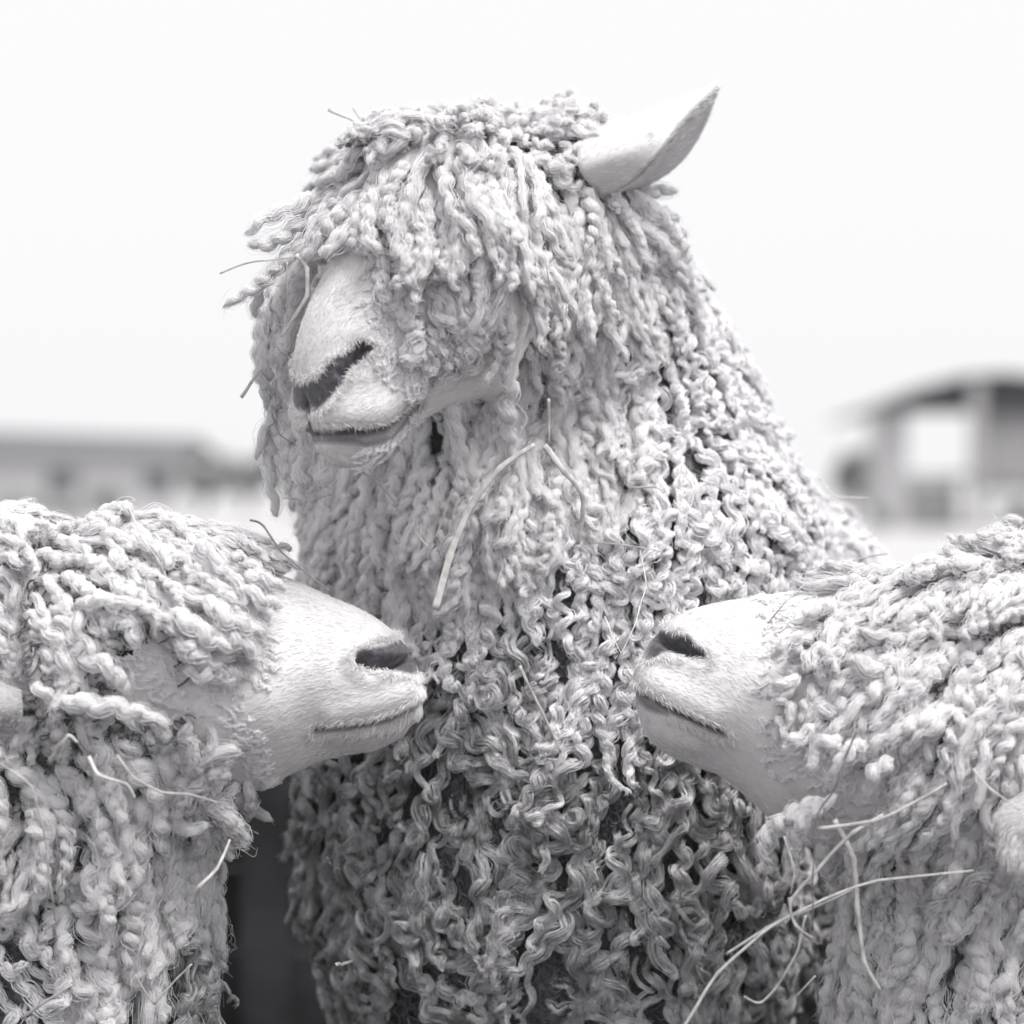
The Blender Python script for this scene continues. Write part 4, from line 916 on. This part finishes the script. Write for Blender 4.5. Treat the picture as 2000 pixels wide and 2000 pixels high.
S_([(212, 990, -.15), (248, 975, -.15)], .0011, M_straw2, 'dark sliver on top of the left sheep head')
S_([(95, 1485, -.25), (120, 1450, -.26), (135, 1435, -.26), (150, 1450, -.26)], .002, M_straw, 'bent pale blade in the neck wool below the left ear')
S_([(172, 1476, -.25), (190, 1510, -.26), (250, 1535, -.26), (262, 1560, -.26)], .0018, M_straw, 'flat twisted blade in the neck wool of the left sheep')
S_([(228, 1475, -.26), (260, 1520, -.262), (310, 1545, -.262), (370, 1550, -.255), (432, 1570, -.245)], .0013, M_straw3, 'long grey stem over the throat wool of the left sheep')
S_([(0, 1490, -.25), (60, 1535, -.25), (80, 1600, -.25), (105, 1760, -.245), (110, 1800, -.24)], .0012, M_straw3, 'long stem hanging down at the left edge')
S_([(375, 1765, -.22), (388, 1735, -.225), (420, 1705, -.22), (448, 1640, -.21)], .002, M_straw, 'curled pale blade at the lower edge of the left neck')
S_([(390, 1450, -.23), (395, 1480, -.23)], .0008, M_straw2, 'tiny dark stem on the cheek of the left sheep')
S_([(40, 1990, -.22), (95, 1950, -.225), (140, 1920, -.22)], .0014, M_straw3, 'stem rising from the lower left corner')
S_([(300, 1962, -.2), (375, 1885, -.2)], .0012, M_straw3, 'slanting stem low on the chest of the left sheep')
S_([(265, 1905, -.2), (300, 1960, -.2)], .0012, M_straw3, 'short stem leaning the other way low on the left chest')
S_([(658, 1885, -.12), (690, 1875, -.12)], .0016, M_straw, 'pale stub on the shaded chest curls near the bottom')
S_([(640, 1675, -.11), (650, 1695, -.11), (662, 1698, -.11)], .0009, M_straw, 'tiny bent chip on the shaded chest curls')
S_([(316, 1780, -.23), (330, 1800, -.23), (338, 1835, -.23)], .0012, M_straw2, 'dark forked bit under the left throat wool')

# ------------------------------------------------------------------ ground and background
def plain(name, c0, c1, scale, rough=.9):
    m, t, b = mat(name, c0, rough)
    tc = t.nodes.new('ShaderNodeTexCoord'); n = noise(t, tc.outputs['Object'], scale, 5)
    r = ramp(t, n.outputs[0], [(.3, c1), (.7, c0)]); t.links.new(r.outputs[0], b.inputs['Base Color'])
    bp = t.nodes.new('ShaderNodeBump'); bp.inputs['Strength'].default_value = .4; bp.inputs['Distance'].default_value = .02; t.links.new(n.outputs[0], bp.inputs['Height']); t.links.new(bp.outputs[0], b.inputs['Normal'])
    return m
M_field = plain('dry_field', (.50, .495, .50), (.38, .375, .38), .6)
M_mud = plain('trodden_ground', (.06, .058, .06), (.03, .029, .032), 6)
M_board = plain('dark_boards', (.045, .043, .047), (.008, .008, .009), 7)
M_wall = plain('pale_wall', (.58, .575, .585), (.48, .475, .485), 2)
M_roof = plain('grey_roof', (.17, .168, .175), (.12, .118, .124), 2)
M_dark = plain('dark_roof', (.10, .098, .104), (.08, .08, .084), 2)
M_wood = plain('weathered_post', (.40, .395, .40), (.30, .295, .30), 3)
M_leaf = plain('hazy_leaves', (.34, .345, .34), (.22, .223, .222), 3)
M_bark = plain('bark', (.16, .155, .16), (.10, .1, .1), 4)
def grid(name, x0, x1, y0, y1, nx, ny, zf, m, kind='structure'):
    xs = np.linspace(x0, x1, nx); ys = np.linspace(y0, y1, ny); X, Y = np.meshgrid(xs, ys)
    V = np.stack([X, Y, zf(X, Y)], -1); i = np.arange(ny-1)[:, None]; j = np.arange(nx-1)[None]
    q = np.stack([i*nx+j, i*nx+j+1, (i+1)*nx+j+1, (i+1)*nx+j], -1).reshape(-1, 4)
    return tag(link(name, mesh_np(name, V, q, [m])), kind=kind)
grid('ground', -900, 900, -20, 1500, 60, 80, lambda x, y: -.02+0*x, M_field)
grid('trodden_ground', -6, 6, -4, 9, 120, 130, lambda x, y: .0+.012*np.sin(x*3.1+y)*np.sin(y*2.7)+.006*np.sin(x*11)*np.sin(y*9), M_mud)
def box(name, x0, x1, y0, y1, z0, z1, m, parent=None, bev=.0):
    V = [(x, y, z) for z in (z0, z1) for y in (y0, y1) for x in (x0, x1)]
    q = [(0, 1, 3, 2), (4, 6, 7, 5), (0, 4, 5, 1), (2, 3, 7, 6), (0, 2, 6, 4), (1, 5, 7, 3)]
    V = [(a_, b_, c_) for a_, b_, c_ in V]; q = [tuple(reversed(f)) for f in q]
    o = link(name, mesh_np(name, V, q, [m], None, False), parent)
    if bev: md = o.modifiers.new('bevel', 'BEVEL'); md.width = bev; md.segments = 2
    return o
def at_ground(px, D):  # x in metres for a photo column at distance D from the camera
    return (px-1000)*K*D/DCAM
def zat(py, D): return CH+(HZ-py)*K*D/DCAM
# board hurdle seen in the gap between the left and the middle sheep
hd = tag(link('hurdle', None), 'low dark board hurdle seen between the left and middle sheep', 'hurdle'); hd.location = (-.9, 1.7, 0); bpy.context.view_layer.update()
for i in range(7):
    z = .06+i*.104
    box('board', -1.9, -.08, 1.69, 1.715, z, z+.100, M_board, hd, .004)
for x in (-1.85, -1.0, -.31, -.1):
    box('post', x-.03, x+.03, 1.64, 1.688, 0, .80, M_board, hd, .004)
# open shed on the right
D = 77.0; Ys = D-DCAM
sh = tag(link('shed', None), 'open fronted shed with a low dark roof on pale posts, far off at the right', 'shed'); sh.location = (at_ground(1900, D), Ys, 0); bpy.context.view_layer.update()
xa, xr, xb = at_ground(1690, D), at_ground(1905, D), at_ground(2130, D)
def prism(name, prof, y0, y1, m, parent):
    n = len(prof); V = [(x, y0, z) for x, z in prof]+[(x, y1, z) for x, z in prof]
    q = [(i, (i+1) % n, n+(i+1) % n, n+i) for i in range(n)]
    tr = [(0, a_+1, a_) for a_ in range(1, n-1)]+[(n, n+a_, n+a_+1) for a_ in range(1, n-1)]
    return link(name, mesh_np(name, V, q, [m], None, False, None, tr), parent)
xb = at_ground(2300, D)
up_r = [(xa, zat(808, D)), (at_ground(1875, D), zat(735, D)), (at_ground(1960, D), zat(729, D)), (xb, zat(772, D))]
lo_r = [(xa+.1, zat(813, D)), (at_ground(1875, D), zat(742, D)), (at_ground(1960, D), zat(736, D)), (xb-.1, zat(778, D))]
for i in range(3): prism('roof', [up_r[i], up_r[i+1], lo_r[i+1], lo_r[i]], Ys-.4, Ys+9, M_dark, sh)
prism('gable', [(xa+.2, zat(807, D)), (at_ground(1875, D), zat(741, D)), (at_ground(1960, D), zat(735, D)), (xb-.2, zat(780, D)), (xb-.2, zat(807, D))], Ys, Ys+.1, M_dark, sh)
for px, wd in ((1712, .5), (1905, .38), (2095, .35)):
    x = at_ground(px, D); box('post', x-wd/2, x+wd/2, Ys-.35, Ys-.1, 0, zat(742 if px == 1905 else 800, D), M_wood, sh, .02)
box('end_wall', xa+.2, at_ground(1775, D), Ys+.3, Ys+.45, 0, zat(806, D), M_wall, sh)
box('side_panel', at_ground(1915, D), xb-.3, Ys+.3, Ys+.45, zat(960, D), zat(806, D), M_wood, sh)
box('lower_rail', at_ground(1775, D), xb-.3, Ys+.2, Ys+.29, zat(938, D), zat(925, D), M_wood, sh)
box('hay_bale', at_ground(1785, D), at_ground(1885, D), Ys+1, Ys+2.4, 0, zat(942, D), plain('old_hay', (.50, .495, .50), (.38, .378, .38), 5), sh, .1)
# long low barn on the left
D = 110.; Ys = D-DCAM
bn = tag(link('barn', None), 'long low barn with pale wall and grey roof far off on the left', 'barn'); bn.location = (at_ground(100, D), Ys, 0); bpy.context.view_layer.update()
x0, x1 = at_ground(-250, D), at_ground(355, D)
box('wall', x0, x1, Ys, Ys+.3, 0, zat(888, D), M_wall, bn)
V = [(x0-.5, Ys-.5, zat(892, D)), (x1+.6, Ys-.5, zat(892, D)), (x1+.1, Ys+5, zat(850, D)), (x0-.5, Ys+5, zat(828, D)), (x1+.6, Ys+10, zat(892, D)), (x0-.5, Ys+10, zat(892, D)),]
link('roof', mesh_np('roof', V, [(0, 1, 2, 3), (3, 2, 4, 5)], [M_roof], None, False), bn)
for k in range(6):
    xk = x0+3+k*3.6; f = box('window', xk, xk+1.1, Ys-.06, Ys-.01, .9, 1.7, M_roof, bn)

def tree(px, D, top_py, width_px, label, trunk=True, seed=0, name='tree', n=700):
    rs = np.random.default_rng(seed); x = at_ground(px, D); Y = D-DCAM; H = zat(top_py, D); Wd = width_px*K*D/DCAM/2
    root = tag(link(name, None), label, name.replace('_', ' '), 'trees along the far edge of the field'); root.location = (x, Y, 0); bpy.context.view_layer.update()
    cz = H*.6; base = []
    blobs = [(rs.uniform(-.7, .7)*Wd, rs.uniform(-.5, .5)*Wd, cz+rs.uniform(-.45, .2)*H*.6) for _ in range(9)]
    c = np.array(blobs)[rs.integers(0, 9, n)]
    p = c+nrm(rs.normal(0, 1, (n, 3)))*rs.uniform(.5, 1, (n, 1))*np.array([Wd*.42, Wd*.42, H*.22])
    p[:, 2] = np.clip(p[:, 2], .1, H); s = rs.uniform(.12, .3, (n, 1, 1))*H/4
    a_ = rs.normal(0, 1, (n, 3)); b_ = nrm(np.cross(a_, rs.normal(0, 1, (n, 3)))); a_ = nrm(a_)
    V = np.stack([p+a_*s[:, 0], p+b_*s[:, 0]*.6, p-a_*s[:, 0], p-b_*s[:, 0]*.6], 1)+np.array([x, Y, 0])
    q = np.arange(n*4).reshape(-1, 4)
    tag(link('crown', mesh_np('crown', V, q, [M_leaf], None, False), root))
    th = np.arange(8)/8*2*np.pi; zs = np.linspace(0, cz, 7)
    Vt = np.stack([np.stack([x+np.cos(th)*.14*(1-.09*i)+.05*math.sin(i), Y+np.sin(th)*.14*(1-.09*i), np.full(8, z)], -1) for i, z in enumerate(zs)])
    q, caps = tube_faces(7, 8); link('trunk', mesh_np('trunk', Vt, q, [M_bark], None, True, None, caps), root)
tree(395, 125, 866, 130, 'hazy round tree just right of the far barn', seed=1)
tree(480, 130, 868, 150, 'hazy tree beside the neck wool of the middle sheep on the left', seed=2)
tree(560, 132, 862, 140, 'hazy tree mostly hidden behind the middle sheep', seed=3)
tree(1662, 100, 865, 75, 'small hazy tree left of the far shed', seed=4)
tree(20, 75, 945, 190, 'dark low bush in front of the barn at the left edge', seed=5, name='bush')
tree(130, 78, 968, 90, 'second low bush in front of the barn', seed=6, name='bush')
tree(220, 95, 940, 110, 'grey bush below the barn wall near its middle', seed=7, name='bush')
tree(1725, 74, 985, 60, 'low grey bush left of the shed posts', seed=8, name='bush')
tree(1985, 72, 960, 100, 'low bush under the shed roof at the right edge', seed=9, name='bush')
